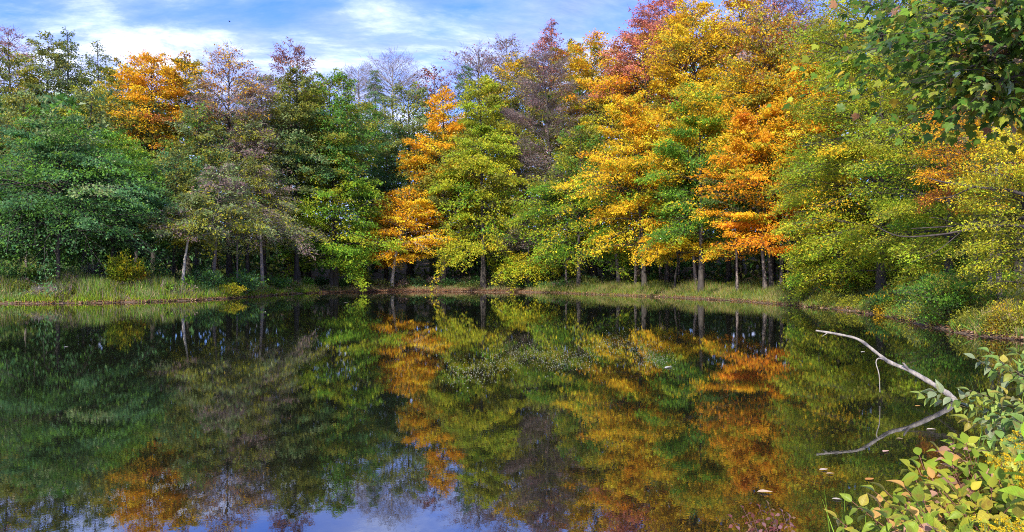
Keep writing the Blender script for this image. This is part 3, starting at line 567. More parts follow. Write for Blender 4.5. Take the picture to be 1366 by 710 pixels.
# low leafy undergrowth at the feet of the trees
rng = np.random.default_rng(9); ub = Buf()
def clumps(k, sel, off, rad, h, per, cols, ls):
    p, dq, ok = along(rng, k, sel, off); k = len(p); z = ground_z(p[:, 0], p[:, 1]); cc = pick(rng, cols, k)
    rr_ = rng.uniform(*rad, k); hh = rng.uniform(*h, k); ii = np.repeat(np.arange(k), per); m_ = len(ii)
    dirv = unit(rng.normal(0, 1, (m_, 3))); dirv[:, 2] = np.abs(dirv[:, 2]); q = rng.random((m_, 1)) ** .45
    P = np.stack([p[ii, 0], p[ii, 1], z[ii]], -1) + dirv * q * np.stack([rr_[ii], rr_[ii], hh[ii]], -1)
    leaves(ub, P, dirv + rng.normal(0, .7, (m_, 3)), np.array([0, 0, 1.]) + dirv * .5 + rng.normal(0, .5, (m_, 3)), rng.uniform(.6, 1.3, m_) * ls, .5, cc[ii] * np.exp(rng.normal(0, .3, (m_, 1))), True)
clumps(190, left, rng.uniform(5, 17, 190), (.6, 1.3), (.7, 1.7), 190, pal('teal', 'green', 'sage', 'dgreen', ('mauve', .5)), .17)
clumps(110, left, rng.uniform(10, 24, 110), (.9, 1.7), (1.2, 2.6), 190, pal(('teal', 2), 'dgreen', 'green', 'dolive'), .24)
clumps(260, left, rng.uniform(.3, 9, 260), (.3, .9), (.4, 1.1), 90, pal('sage', 'tan', ('mauve', .7), 'olive', 'bgreen', ('lime', .7)), .12)
clumps(60, lambda x, y: (x < -19) & (y > 55) & (y < 84), rng.uniform(1.5, 6, 60), (.6, 1.2), (.5, 1.3), 260, pal(('teal', 2), 'green', 'bgreen'), .2)
clumps(110, lambda x, y: (x > -19) & (x < 6) & (y > 70), rng.uniform(2, 7, 110), (.6, 1.3), (.4, 1.1), 240, pal(('teal', 2), 'dgreen', ('mauve', .8), 'dolive'), .2)
clumps(170, rightn, rng.uniform(4, 10, 170), (.5, 1.2), (.5, 1.2), 160, pal('dgreen', 'green', 'dolive', 'olive', ('ygreen', .5)), .16)
clumps(210, lambda x, y: (x > 10) & (y > 21) & (y < 46), rng.uniform(.05, 4.0, 210), (.35, .7), (.35, .9), 380, pal('ygreen', ('olive', 2), 'green', ('gold', .3), 'sage'), .085)
tag(link('undergrowth', ub.mesh('undergrowth'), M_LEAF), 'leafy undergrowth in the shade at the feet of the trees', kind='stuff')

# ---- single shrubs one can point at
def shrub(name, px, d, top, wpx, low, nleaf, ls, label, nstem=26, droop=.25, twigs=0, cat='shrub', aspect=.5, stemc=(0.10, 0.085, 0.07), upright=1.0, flat=.5):
    SEED[0] += 1; rng = np.random.default_rng(SEED[0])
    while shore_dist(np.array([(px - CX) / FPX * d]), np.array([float(d)]))[0] < 0.3: d += 0.25
    x0 = (px - CX) / FPX * d; z0 = gz(x0, d); H = EYE - (top - HOR) / FPX * d - z0; Rc = wpx / 2 / FPX * d
    sb, cb = Buf(), Buf(); az = rng.uniform(0, 6.283, nstem); rf = rng.random(nstem) ** .6; hf = rng.uniform(.65, 1.05, nstem) * (1 - .35 * rf ** 2)
    end = np.stack([np.sin(az) * Rc * rf, np.cos(az) * Rc * rf, H * hf], -1); s = np.linspace(0, 1, 6)
    SPt = np.stack([np.stack([end[:, 0] * u ** 1.25, end[:, 1] * u ** 1.25, end[:, 2] * (u * (1 + droop) - droop * u ** 2.4) - .06], -1) for u in s], 1)
    tubes(sb, SPt, np.clip(.012 * H, .006, .04) * np.linspace(1, .25, 6)[None].repeat(nstem, 0), 4, stemc)
    def at(si, u):
        f = u * 5; i_ = np.clip(f.astype(int), 0, 4); f = (f - i_)[:, None]; return SPt[si, i_] * (1 - f) + SPt[si, i_ + 1] * f
    if nleaf:
        si = rng.integers(0, nstem, nleaf); u = rng.uniform(.25, 1, nleaf); P = at(si, u); wd = .06 + .20 * Rc * (1.15 - u)
        off = rng.normal(0, 1, (nleaf, 3)) * wd[:, None]; off[:, 2] *= flat; P = P + off; P[:, 2] = np.maximum(P[:, 2], .03)
        dirv = unit(off + np.array([0, 0, .3 * upright])); tt = np.clip(P[:, 2] / H, 0, 1)
        leaves(cb, P, dirv + rng.normal(0, .5, (nleaf, 3)), np.array([0, 0, 1.]) + rng.normal(0, .55, (nleaf, 3)), ls * rng.uniform(.6, 1.3, nleaf), aspect, leaf_colours(rng, si, tt, low, low))
    if twigs:
        si = rng.integers(0, nstem, twigs); P = at(si, rng.uniform(.2, 1, twigs))
        leaves(cb, P, rng.normal(0, .6, (twigs, 3)) + np.array([0, 0, .6]), rng.normal(0, 1, (twigs, 3)), rng.uniform(.2, .6, twigs), .06, np.array(stemc) * 1.5 * np.exp(rng.normal(0, .2, (twigs, 1))))
    root = empty(name, (x0, d, z0)); tag(root, label, cat); link('stem', sb.mesh('stem', True), M_BARK, root); link('foliage', cb.mesh('foliage'), M_LEAF, root); return root
shrub('shrub', 166, 57, 334, 54, pal(('lime', 3), ('ygreen', 1), ('yellow', .3)), 3000, .2, 'bright lime shrub standing up from the grassy bank against the dark wood', nstem=30)
shrub('shrub', 190, 58, 356, 26, pal('orange', 'gold', 'olive'), 420, .16, 'small shrub touched with orange beside the bright lime shrub', nstem=14)
shrub('shrub', 128, 61, 345, 34, pal('mauve', 'grey'), 300, .14, 'grey leafless bush beside the bright lime shrub', nstem=24, twigs=700, stemc=(.20, .17, .17))
shrub('shrub', 44, 58, 354, 26, pal('bgreen', 'lime'), 600, .18, 'small green shrub at the back of the grassy bank', nstem=16)
shrub('shrub', 62, 51.8, 384, 52, pal('grey', 'tan', 'sage'), 500, .12, 'greyish dead bush of pale twigs at the water edge', nstem=30, twigs=900, stemc=(.26, .22, .19))
shrub('shrub', 308, 57, 377, 42, pal(('yellow', 1), ('ygreen', 2), 'lime'), 1500, .13, 'yellow-green weed clump at the tip of the grassy bank', nstem=26)
shrub('shrub', 275, 61, 357, 54, pal(('teal', 3), 'green'), 1400, .19, 'blue-green bush under the pale leaning trunk', nstem=22)
shrub('shrub', 328, 64, 358, 56, pal(('teal', 2), 'bgreen'), 1500, .2, 'blue-green bush beside the pale straight trunk', nstem=22)
shrub('shrub', 372, 74, 366, 48, pal('green', 'teal', 'bgreen'), 1200, .2, 'green bush where the grassy bank narrows', nstem=20)
shrub('shrub', 545, 90, 372, 40, pal(('teal', 3), 'dgreen'), 1000, .22, 'dark teal bush beside the pale trunk of the orange maple', nstem=20)
shrub('shrub', 578, 89, 370, 28, pal('mauve', 'grey'), 300, .18, 'grey-brown dry bush between the teal bush and the weeping boughs', nstem=20, twigs=500, stemc=(.2, .16, .15))
shrub('shrub', 1066, 52, 370, 48, pal(('ygreen', 2), 'lime', 'green'), 1500, .15, 'yellow-green bush before the cluster of dark trunks', nstem=24)
shrub('shrub', 1118, 45, 372, 60, pal('ygreen', 'green', ('gold', .8)), 2200, .13, 'green bush flecked with yellow under the drooping lime tree', nstem=26)
shrub('shrub', 1185, 36.5, 385, 56, pal('green', 'dgreen', ('gold', .5)), 2600, .11, 'dark green bush with golden flecks hanging at the water edge', nstem=26)
shrub('hazel_bush', 1266, 27.5, 362, 140, pal(('green', 2), ('bgreen', 2), 'olive'), 9000, .10, 'large arching green bush overhanging the water on the curved shore', nstem=60, droop=.9, cat='bush')
shrub('shrub', 1345, 22.6, 398, 70, pal(('ygreen', 2), 'olive', 'tan', ('gold', .5)), 3600, .065, 'sunlit yellowish weeds at the frame edge beside the arching bush', nstem=50, aspect=.35)
shrub('shrub', 1352, 25.5, 392, 34, pal('rust', 'tan', 'orange'), 500, .09, 'rusty dry fern fronds behind the sunlit weeds', nstem=16, cat='fern', aspect=.3)

# ------------------------------------------------------------------ dead limbs of the olive tree poking out over the bush
def limb(name, label, pts, r0, r1, col, mat, k=7, side=(), parent=None):
    """pts: list of (px, py, d)"""
    P = np.array([((x - CX) / FPX * d, d, EYE - (y - HOR) / FPX * d) for x, y, d in pts]); P = catmull_open(P, 5)
    b = Buf(); tubes(b, P[None], np.linspace(r0, r1, len(P))[None] * (1 + .10 * np.sin(np.arange(len(P)) * 2.1) + .09 * np.sin(np.arange(len(P)) * .77 + 1))[None], k, col)
    for pts2, a0, a1 in side:
        Q = np.array([((x - CX) / FPX * d, d, EYE - (y - HOR) / FPX * d) for x, y, d in pts2]); Q = catmull_open(Q, 4); tubes(b, Q[None], np.linspace(a0, a1, len(Q))[None], 5, col)
    o = link(name, b.mesh(name, True), mat)
    if parent is not None:
        o.parent = parent; o.location = -parent.location; return tag(o, label)
    return tag(o, label, 'branch')
def catmull_open(p, k):
    p = np.array(p, float); q = np.concatenate([[2 * p[0] - p[1]], p, [2 * p[-1] - p[-2]]]); o = []
    for i_ in range(1, len(q) - 2):
        a, b, c_, d = q[i_ - 1:i_ + 3]
        for t in np.arange(k) / k: o.append(.5 * (2 * b + (c_ - a) * t + (2 * a - 5 * b + 4 * c_ - d) * t * t + (3 * b - a - 3 * c_ + d) * t ** 3))
    return np.array(o + [p[-1]])
DB = (.055, .045, .045)
limb('bare_limb', 'bare dark limb reaching out level, upper of a pair', [(1376, 290, 23.1), (1352, 293, 24.5), (1322, 298, 25.5), (1270, 302, 26), (1216, 305, 26.5)], .07, .012, DB, M_BARK, side=[([(1285, 301, 26), (1255, 292, 26), (1240, 290, 26)], .02, .006)], parent=YELLOW)
limb('bare_limb', 'bare dark limb curving out, lower of a pair', [(1376, 304, 23.1), (1350, 301, 23.9), (1310, 303, 24.6), (1255, 313, 25), (1200, 315, 25.4), (1165, 300, 25.8)], .06, .010, DB, M_BARK, side=[([(1285, 307, 24.8), (1250, 335, 24.8), (1215, 350, 24.8)], .018, .005)], parent=YELLOW)
limb('bare_limb', 'forked bare limb among yellow and rusty leaves', [(1376, 262, 23.1), (1345, 254, 24), (1306, 250, 24.6), (1260, 243, 25), (1238, 237, 25.4)], .07, .012, DB, M_BARK, side=[([(1300, 249, 24.6), (1270, 262, 24.6), (1245, 266, 24.6)], .03, .008)], parent=YELLOW)
limb('bare_limb', 'long thin dark limb', [(1266, 140, 33.9), (1245, 150, 32.5), (1215, 165, 31.5), (1182, 188, 31)], .06, .010, DB, M_BARK, parent=OLIVE)

# ------------------------------------------------------------------ the bleached branch over the water
limb('fallen_branch', 'bleached bare branch arching low over the water from the near bank', [(1292, 552, 11.8), (1276, 537, 11.85), (1262, 524, 11.9), (1240, 510, 12), (1212, 494, 12.15), (1186, 483, 12.3), (1168, 470, 12.4), (1145, 453, 12.55), (1118, 446, 12.7), (1088, 441, 12.8)],
     .048, .015, (.25, .225, .21), M_DRIFT, 9, side=[([(1184, 482, 12.3), (1172, 478, 12.2), (1168, 484, 12.15), (1172, 500, 12.1), (1173, 523, 12.1)], .012, .006), ([(1212, 494, 12.15), (1204, 484, 12.1)], .022, .014), ([(1104, 444, 12.75), (1096, 449, 12.7)], .009, .004)])
limb('fallen_log', 'pale fallen stick lying on the leaf littered far shore', [(432, 388, 88.5), (452, 386, 89), (470, 382.5, 89.5)], .13, .09, (.42, .33, .27), M_BARK)

# ------------------------------------------------------------------ broad leaves close to the camera
def broad_leaf(name, prof, L, fold=.12, curl=.25, cup=0.0):
    """leaf along +y, midrib raised; prof: (t, half width)"""
    v = []; f = []
    for t, hw in prof:
        z = -curl * L * t ** 2; v += [(-hw * L, t * L, z + fold * hw * L), (0, t * L, z - .02 * L), (hw * L, t * L, z + fold * hw * L)]
    for r in range(len(prof) - 1):
        a = r * 3; f += [(a, a + 1, a + 4, a + 3), (a + 1, a + 2, a + 5, a + 4)]
    me = mesh_from(name, np.array(v), [np.array(f)], None, True); me.materials.append(M_BROAD); return me
OV = [(0, .01), (.1, .16), (.25, .27), (.42, .31), (.6, .26), (.78, .15), (.9, .07), (1, .004)]
OVATE = [broad_leaf('ovate_leaf', [(t, w_ * s_) for t, w_ in OV], L_, fo, cu) for s_, L_, fo, cu in ((1, .085, .35, .30), (.85, .092, .6, .5), (1.15, .078, .2, .15), (.95, .07, .8, .35))]
LONG = [broad_leaf('long_leaf', [(t, w_ * .75) for t, w_ in OV], .15, .4, .2)]
def maple_leaf():
    pts = [(0, 0), (.16, -.06), (.36, -.02), (.30, .12), (.52, .22), (.42, .32), (.50, .52), (.28, .46), (.20, .58), (.14, .76), (.05, .86), (0, 1.0)]
    ring = [(x, y) for x, y in pts] + [(-x, y) for x, y in pts[-2:0:-1]]
    L_ = .125; v = [(0, .38 * L_, .0)] + [(x * L_, y * L_, -(x * x + (y - .4) ** 2) * L_ * .35 + (.02 * L_ if i_ % 2 else 0)) for i_, (x, y) in enumerate(ring)]
    k = len(ring); f = [(0, 1 + i_, 1 + (i_ + 1) % k) for i_ in range(k)]
    me = mesh_from('maple_leaf', np.array(v), [np.array(f)]); me.materials.append(M_BROAD); return me
MAPLE = [maple_leaf()]
from mathutils import Matrix
def leaf_frame(u, nrm):
    u = Vector(u).normalized(); nrm = Vector(nrm); nrm = (nrm - u * nrm.dot(u)).normalized(); x = u.cross(nrm)
    return Matrix((x, u, nrm)).transposed()
def leaf_parts(root, meshes, items, rng):
    """items: (pos local, u, n, scale, colour): each leaf an object"""
    for pos, u, nrm, s, col in items:
        o = bpy.data.objects.new('leaf', meshes[int(rng.integers(len(meshes)))]); C.objects.link(o); o.parent = root
        o.matrix_local = Matrix.Translation(pos) @ leaf_frame(u, nrm).to_4x4() @ Matrix.Scale(s, 4); o.color = (*[float(q) for q in col], 1)
def bake(meshes, items, rng, name):
    """the leaves past the limit, joined"""
    b = Buf(); dat = []
    for me in meshes:
        v = np.empty(len(me.vertices) * 3); me.vertices.foreach_get('co', v); dat.append((v.reshape(-1, 3), [np.array([p.vertices[:] for p in me.polygons])]))
    for pos, u, nrm, s, col in items:
        v, fs = dat[int(rng.integers(len(meshes)))]; M_ = np.array(leaf_frame(u, nrm)) * s
        for f in fs: b.add(v @ M_.T + np.array(pos), f, np.broadcast_to(np.array(col), (len(f), 3)))
    return b.mesh(name, True)
def broad_shrub(name, label, loc, stems, meshes, low, gap, size, limit, seed, cat='shrub', stemc=(.16, .07, .05), r=.004, pair=True, droop=.35, aim=(0, -1, 0)):
    """stems: list of local polylines; leaves in opposite pairs along them"""
    rng = np.random.default_rng(seed); root = empty(name, loc); tag(root, label, cat); sb = Buf(); items = []
    for pts in stems:
        P = catmull_open(np.array(pts, float), 5); tubes(sb, P[None], np.linspace(r, r * .4, len(P))[None], 5, stemc)
        L = np.concatenate([[0], np.cumsum(np.linalg.norm(np.diff(P, axis=0), axis=1))]); s = L[-1] * rng.uniform(.18, .3); turn = rng.uniform(0, 3.14)
        main = pick(rng, low, 1)[0]
        while s <= L[-1] + 1e-6:
            pt = np.array([np.interp(s, L, P[:, a]) for a in range(3)]); pt2 = np.array([np.interp(min(s + .01, L[-1]), L, P[:, a]) for a in range(3)]) - np.array([np.interp(s - .01, L, P[:, a]) for a in range(3)]); tg = unit(pt2)
            e1 = unit(np.cross(tg, [0.3, .2, 1])); e2 = np.cross(tg, e1); turn += 1.571 + rng.normal(0, .3)
            for sg in ((0, math.pi) if pair else (0,)):
                dv = e1 * math.cos(turn + sg) + e2 * math.sin(turn + sg); u = unit(dv * .85 + tg * .55 + rng.normal(0, .25, 3) + np.array([0, 0, -droop]))
                nn = unit(np.array([0, 0, 1.]) + .55 * np.array(aim) + rng.normal(0, .3, 3)); sc = size * rng.uniform(.65, 1.25) * (1.05 - .35 * s / L[-1])
                col = (main if rng.random() < .6 else pick(rng, low, 1)[0]) * np.exp(rng.normal(0, .16))
                st = pt + u * .012; items.append((st, u, nn, sc, col))
                tubes(sb, np.stack([pt, pt + u * .008, st + u * .004])[None], np.array([[.0016, .0014, .0011]]), 3, stemc)
            s += gap * rng.uniform(.7, 1.3)
        items.append((P[-1], unit(P[-1] - P[-2] + np.array([0, 0, -.2]) * .02), unit(np.array([0, 0, 1.]) + rng.normal(0, .3, 3)), size * .8, main))
    link('stem', sb.mesh('stem', True), M_BARK, root)
    L_ = np.array(loc); dist = [np.linalg.norm(np.array(it[0]) + L_ - np.array([0, 0, EYE])) for it in items]
    def seen(it):
        q = np.array(it[0]) + L_; return abs(q[0] / q[1]) < .70 and abs((q[2] - EYE) / q[1] - .01) < .37
    order = sorted(range(len(items)), key=lambda a: (not seen(items[a]), dist[a])); order = [a for a in order]
    leaf_parts(root, meshes, [items[a] for a in order[:limit]], rng)
    rest = [items[a] for a in order[limit:]]
    if rest: tag(link('foliage', bake(meshes, rest, rng, 'foliage'), M_LEAF, root), kind='stuff')
    return root
def at_px(px, py, d): return np.array([(px - CX) / FPX * d, d, EYE - (py - HOR) / FPX * d])
SAL = [((.29, .31, .035), 3), ((.20, .28, .03), 3.5), ((.36, .31, .04), 2), ((.50, .29, .09), .9), ((.40, .23, .16), 1.0), ((.22, .30, .04), 1.2)]
rng = np.random.default_rng(21)
def stems_to(base, tips, rng, bow=.12):
    o = []
    for t in tips:
        t = np.array(t); b0 = np.array(base) + rng.normal(0, .07, 3) * [1, 1, 0]; mid = b0 * .45 + t * .55 + np.array([rng.normal(0, .04), rng.normal(0, .04), bow]); o.append([b0, b0 * .8 + t * .2 + [0, 0, bow * .5], mid, t])
    return o
# salmon and lime shrub in the corner
base = np.array([2.15, 3.35, gz(2.15, 3.35)])
tips = []
outline = [(1115, 690, 3.5), (1135, 668, 3.6), (1165, 655, 3.6), (1180, 690, 3.2), (1205, 672, 3.5), (1210, 622, 4.0), (1225, 607, 4.1), (1250, 600, 4.1), (1270, 585, 4.2), (1282, 595, 4.0), (1300, 610, 3.9), (1310, 632, 3.8), (1335, 615, 4.0),
           (1240, 632, 3.7), (1262, 640, 3.6), (1290, 650, 3.5), (1322, 650, 3.5), (1350, 645, 3.5), (1230, 665, 3.4), (1258, 675, 3.3), (1285, 685, 3.2), (1315, 680, 3.2), (1345, 675, 3.2), (1375, 660, 3.4), (1215, 698, 3.1), (1245, 705, 3.0),
           (1280, 715, 3.0), (1312, 712, 3.0), (1342, 705, 3.0), (1370, 695, 3.0), (1190, 720, 3.1), (1150, 715, 3.2), (1225, 730, 2.9), (1265, 740, 2.8), (1310, 745, 2.8), (1350, 735, 2.8), (1205, 650, 3.7), (1275, 622, 3.9)]
for px, py, d in outline:
    tips.append(at_px(px, py, d) - base)
    tips.append(at_px(px + rng.normal(12, 10), py + 22 + rng.normal(0, 8), d - rng.uniform(0, .25)) - base)
    if px > 1195: tips.append(at_px(px + rng.normal(10, 16), py + 12 + rng.normal(0, 12), d + rng.uniform(-.2, .2)) - base)
broad_shrub('dogwood_shrub', 'near shrub of lime and salmon pink leaves filling the bottom corner', base, stems_to((0, 0, 0), tips, rng), OVATE, SAL, .05, 1.08, 300, 31)
# greener shrub behind it, hanging over the water
GRN = [((.16, .26, .06), 3), ((.24, .32, .07), 2), ((.32, .36, .05), 2), ((.22, .27, .15), 2), ((.35, .30, .06), .8)]
base = np.array([5.3, 6.4, gz(5.3, 6.4)]); rng = np.random.default_rng(22)
tips = [at_px(*q) - base for q in [(1228, 525, 7.2), (1246, 522, 7.1), (1300, 478, 7.0), (1318, 470, 6.9), (1330, 480, 6.8), (1345, 495, 6.6), (1290, 520, 6.9), (1310, 530, 6.8), (1335, 525, 6.6), (1360, 510, 6.5), (1290, 562, 6.4), (1312, 560, 6.3),
         (1330, 555, 6.2), (1350, 560, 6.1), (1365, 540, 6.2), (1320, 585, 6.0), (1345, 590, 5.9), (1375, 575, 6.0), (1375, 480, 6.6), (1390, 500, 6.4), (1390, 540, 6.2), (1355, 470, 6.8), (1340, 610, 5.8), (1300, 600, 6.0)]]
broad_shrub('green_shrub', 'green leafy shrub hanging over the water behind the salmon shrub', base, stems_to((0, 0, 0), tips, rng, .1), OVATE, GRN, .07, 1.6, 300, 32, stemc=(.14, .11, .07))
# one close stem with long bright leaves at the frame edge
base = np.array([2.35, 3.0, gz(2.35, 3.0)])
broad_shrub('young_sapling', 'close stem with long bright green leaves cut by the frame edge', base, stems_to((0, 0, 0), [at_px(1372, 590, 3.2) - base, at_px(1392, 575, 3.15) - base, at_px(1385, 610, 3.1) - base], np.random.default_rng(23), .05), LONG, [((.22, .42, .03), 2), ((.3, .46, .04), 1)], .12, 1.0, 40, 33, stemc=(.2, .22, .06))
# maroon shrub at the bottom edge
base = np.array([1.25, 2.75, gz(1.25, 2.75)]); rng = np.random.default_rng(24)
tips = [at_px(*q) - base for q in [(975, 690, 3.5), (990, 677, 3.6), (1004, 690, 3.5), (1012, 676, 3.6), (1024, 672, 3.6), (1030, 688, 3.5), (1042, 682, 3.5), (1052, 690, 3.4), (1000, 704, 3.4), (1020, 702, 3.4), (1040, 705, 3.3), (985, 706, 3.4), (1058, 712, 3.3)]]
broad_shrub('maroon_shrub', 'small maroon and pink leaved shrub poking up at the bottom edge', base, stems_to((0, 0, 0), tips, rng, .05), OVATE, [((.15, .05, .05), 2), ((.22, .11, .12), 1.5), ((.10, .035, .03), 2), ((.20, .12, .07), 1.5)], .04, .40, 200, 34, stemc=(.10, .05, .045), r=.0025, droop=.9)
# goldenrod plumes
def goldenrod(px, py, d, label, seed, n=9):
    rng = np.random.default_rng(seed); q = at_px(px, py, d); x0, y0 = q[0] + .05, q[1] - .1; z0 = gz(x0, y0); root = empty('goldenrod', (x0, y0, z0)); tag(root, label, 'wildflower', 'goldenrod by the near shrub')
    st, fl, lf = Buf(), Buf(), Buf(); T = q - np.array([x0, y0, z0])
    for k in range(n):
        e = T + rng.normal(0, .07, 3) * [1, 1, .6]; P = catmull_open([[rng.normal(0, .03), rng.normal(0, .03), -.02], e * .5 + [0, 0, .06], e], 5); tubes(st, P[None], np.linspace(.003, .0015, len(P))[None], 4, (.16, .2, .05))
        for b_ in range(7):
            a = rng.uniform(0, 6.283); l_ = rng.uniform(.03, .07); s_ = e - np.array([0, 0, .014 * b_]); Q = np.stack([s_, s_ + np.array([math.cos(a) * l_ * .6, math.sin(a) * l_ * .6, .012]), s_ + np.array([math.cos(a) * l_, math.sin(a) * l_, 0])]); tubes(st, Q[None], np.array([[.001, .001, .0007]]), 3, (.25, .25, .05))
            m_ = 34; uu = rng.uniform(.15, 1, (m_, 1)); pp = Q[0] * (1 - uu) + Q[2] * uu + rng.normal(0, .004, (m_, 3)) + [0, 0, .008]
            leaves(fl, pp, rng.normal(0, 1, (m_, 3)) + [0, 0, 1], rng.normal(0, 1, (m_, 3)), rng.uniform(.005, .010, m_), .8, np.array([.62, .44, .02]) * np.exp(rng.normal(0, .2, (m_, 1))))
        m_ = 12; uu = rng.uniform(.2, .9, (m_, 1)); i_ = (uu[:, 0] * (len(P) - 1)).astype(int); leaves(lf, P[i_], rng.normal(0, 1, (m_, 3)) + [0, 0, .2], np.array([0, 0, 1.]) + rng.normal(0, .3, (m_, 3)), rng.uniform(.06, .1, m_), .2, np.array([.22, .28, .04]) * np.exp(rng.normal(0, .2, (m_, 1))))
    link('stem', st.mesh('stem', True), M_BARK, root); link('flower_head', fl.mesh('flower_head'), M_LEAF, root); tag(link('foliage', lf.mesh('foliage'), M_LEAF, root), kind='stuff')
goldenrod(1352, 612, 3.9, 'yellow goldenrod plume rising behind the lime and salmon leaves at the frame edge', 41, 9)
goldenrod(1316, 703, 2.85, 'yellow goldenrod plume poking through the lime leaves at the bottom edge', 42, 6)
goldenrod(1368, 640, 3.5, 'yellow goldenrod plume lowest at the frame edge among the lime leaves', 43, 8)
# grass tuft in front of the shrub
def grass_tuft(px, py_top, d, k, label, seed, wspan):
    rng = np.random.default_rng(seed); x0 = (px - CX) / FPX * d; z0 = max(gz(x0, d), -.05); H = EYE - (py_top - HOR) / FPX * d - z0; b = Buf(); root = empty('grass_tuft', (x0, d, z0)); tag(root, label, 'grass')
    for q in range(k):
        h = H * rng.uniform(.55, 1.0); bx = rng.normal(0, wspan); ln = rng.normal(0, .12); s = np.linspace(0, 1, 6); P = np.stack([bx + ln * s ** 1.8, rng.normal(0, .05) + rng.normal(0, .08) * s ** 2, h * s], -1)
        wd = .0045 * (1 - s ** 2.5) + .0004; sd_ = np.array([math.cos(q), math.sin(q) * .5, 0]); v = np.stack([P - sd_ * wd[:, None], P + sd_ * wd[:, None]], 1).reshape(-1, 3)
        f = np.array([(2 * a, 2 * a + 1, 2 * a + 3, 2 * a + 2) for a in range(5)]); b.add(v, f, np.broadcast_to(np.array([.20, .34, .04]) * np.exp(rng.normal(0, .25)), (5, 3)))
    link('blades', b.mesh('blades'), M_LEAF, root); return root
grass_tuft(1138, 640, 3.75, 16, 'tuft of tall green grass blades beside the water, taller and nearer the maroon shrub', 51, .06)
grass_tuft(1190, 655, 3.9, 16, 'tuft of tall pale grass blades among the salmon leaves', 52, .06)
grass_tuft(1322, 495, 7.6, 14, 'tuft of upright grass behind the green shrub over the water', 53, .12)

# ------------------------------------------------------------------ maple boughs overhanging from the near bank
rng = np.random.default_rng(61)
mx, my = 8.6, 7.6; mz = gz(mx, my)
root = empty('overhanging_maple', (mx, my, mz)); tag(root, 'dark green maple with big lobed leaves overhanging the top corner', 'tree')
tb = Buf(); s = np.linspace(0, 1, 9); TP = np.stack([-.5 * s, .3 * s, 9.5 * s - .3], -1); tubes(tb, TP[None], (.2 * (1 - .7 * s))[None], 10, MID); items = []
o0 = np.array([mx, my, mz])
ends = [(1185, 62, 10.5), (1175, 20, 11), (1205, 85, 10), (1225, 25, 9.6), (1240, 70, 9.2), (1250, 110, 9.4), (1262, 10, 9), (1275, 50, 8.6), (1290, 90, 8.4), (1300, 120, 8.6), (1310, 20, 8.2), (1325, 65, 8), (1340, 105, 8), (1350, 30, 7.8), (1360, 85, 7.8),
        (1372, 130, 8), (1210, -15, 10), (1280, -25, 9), (1340, -20, 8.2), (1375, 50, 7.6), (1330, 140, 8.8), (1270, 130, 9.8), (1195, 100, 10.8), (1365, 5, 7.5)]
for px, py, d in ends:
    e = at_px(px, py, d) - o0; zs = np.clip(e[2] - 1.2 + rng.normal(0, .5), 2, 8.5); a = np.array([np.interp(zs, TP[:, 2], TP[:, 0]), np.interp(zs, TP[:, 2], TP[:, 1]), zs])
    P = catmull_open([a, a * .6 + e * .4 + [0, 0, .5], a * .25 + e * .75 + [0, 0, .35], e], 6); tubes(tb, P[None], np.linspace(.05, .006, len(P))[None], 5, MID)
    L = len(P)
    cu = rng.uniform(.58, 1.0, 20); cc_ = rng.normal(0, 1, (20, 3)) * [.5, .5, .24]
    for q in range(200):
        u = cu[q // 10]; i_ = min(int(u * (L - 1)), L - 2); pt = P[i_] + (P[i_ + 1] - P[i_]) * (u * (L - 1) - i_); off = cc_[q // 10] * (1.35 - u * .5) + rng.normal(0, 1, 3) * [.19, .19, .11]
        if q % 5 == 0: tubes(tb, np.stack([pt, pt + off * .5 + [0, 0, .05], pt + off])[None], np.array([[.004, .003, .0015]]), 3, DK)
        r_ = rng.random(); col = np.array((.06, .135, .02) if r_ < .38 else (.11, .20, .025) if r_ < .68 else (.24, .28, .03) if r_ < .90 else (.46, .32, .03) if r_ < .96 else (.36, .18, .09)) * np.exp(rng.normal(0, .25))
        items.append((pt + off, unit(off + np.array([0, 0, -.5]) + rng.normal(0, .25, 3)), unit(np.array([0, -.35, .8]) + rng.normal(0, .45, 3)), rng.uniform(.65, 1.15), col))
link('trunk', tb.mesh('trunk', True), M_BARK, root)
def infr(it):
    q = np.array(it[0]) + o0; return abs(q[0] / q[1]) < .672 and (q[2] - EYE) / q[1] < .362
order = sorted(range(len(items)), key=lambda a: (not infr(items[a]), np.linalg.norm(np.array(items[a][0]) + o0)))
leaf_parts(root, MAPLE, [items[a] for a in order[:300]], rng)
tag(link('crown', bake(MAPLE, [items[a] for a in order[300:]], rng, 'crown'), M_LEAF, root), kind='stuff')

# ------------------------------------------------------------------ things floating on the water
rng = np.random.default_rng(71)
FL = [(1018, 656, .15, 'large pale floating leaf off the maroon shrub', (.62, .44, .30)), (1098, 627, .11, 'pale floating leaf beside a dark branch reflection', (.62, .48, .40)), (1106, 632, .09, 'small tan floating leaf touching a pale leaf', (.45, .30, .16)),
      (1182, 603, .11, 'pinkish floating leaf below the bleached branch', (.60, .38, .30)), (1160, 640, .12, 'orange curled floating leaf near the shrub', (.62, .26, .04)), (1114, 665, .09, 'tiny cream floating leaf near the tall grass blades', (.62, .52, .42)),
      (1240, 573, .13, 'cream floating leaf in the dark water under the branch foot', (.62, .50, .40)), (892, 491, .22, 'white floating leaf alone in a dark patch of water', (.75, .72, .68)), (355, 416, .30, 'pale floating leaf off the grassy bank tip', (.55, .50, .45)),
      (88, 463, .12, 'tiny pale floating leaf on dark water before the grassy bank', (.6, .55, .48)), (461, 404, .32, 'pale floating leaf near the far leaf littered shore', (.55, .48, .42)), (1224, 542, .10, 'orange floating leaf beside the branch foot', (.6, .3, .06)),
      (1152, 470, .16, 'pale floating leaf beyond the bleached branch', (.55, .5, .42)), (1198, 585, .08, 'small tan floating leaf close to the branch reflection', (.5, .36, .2))]
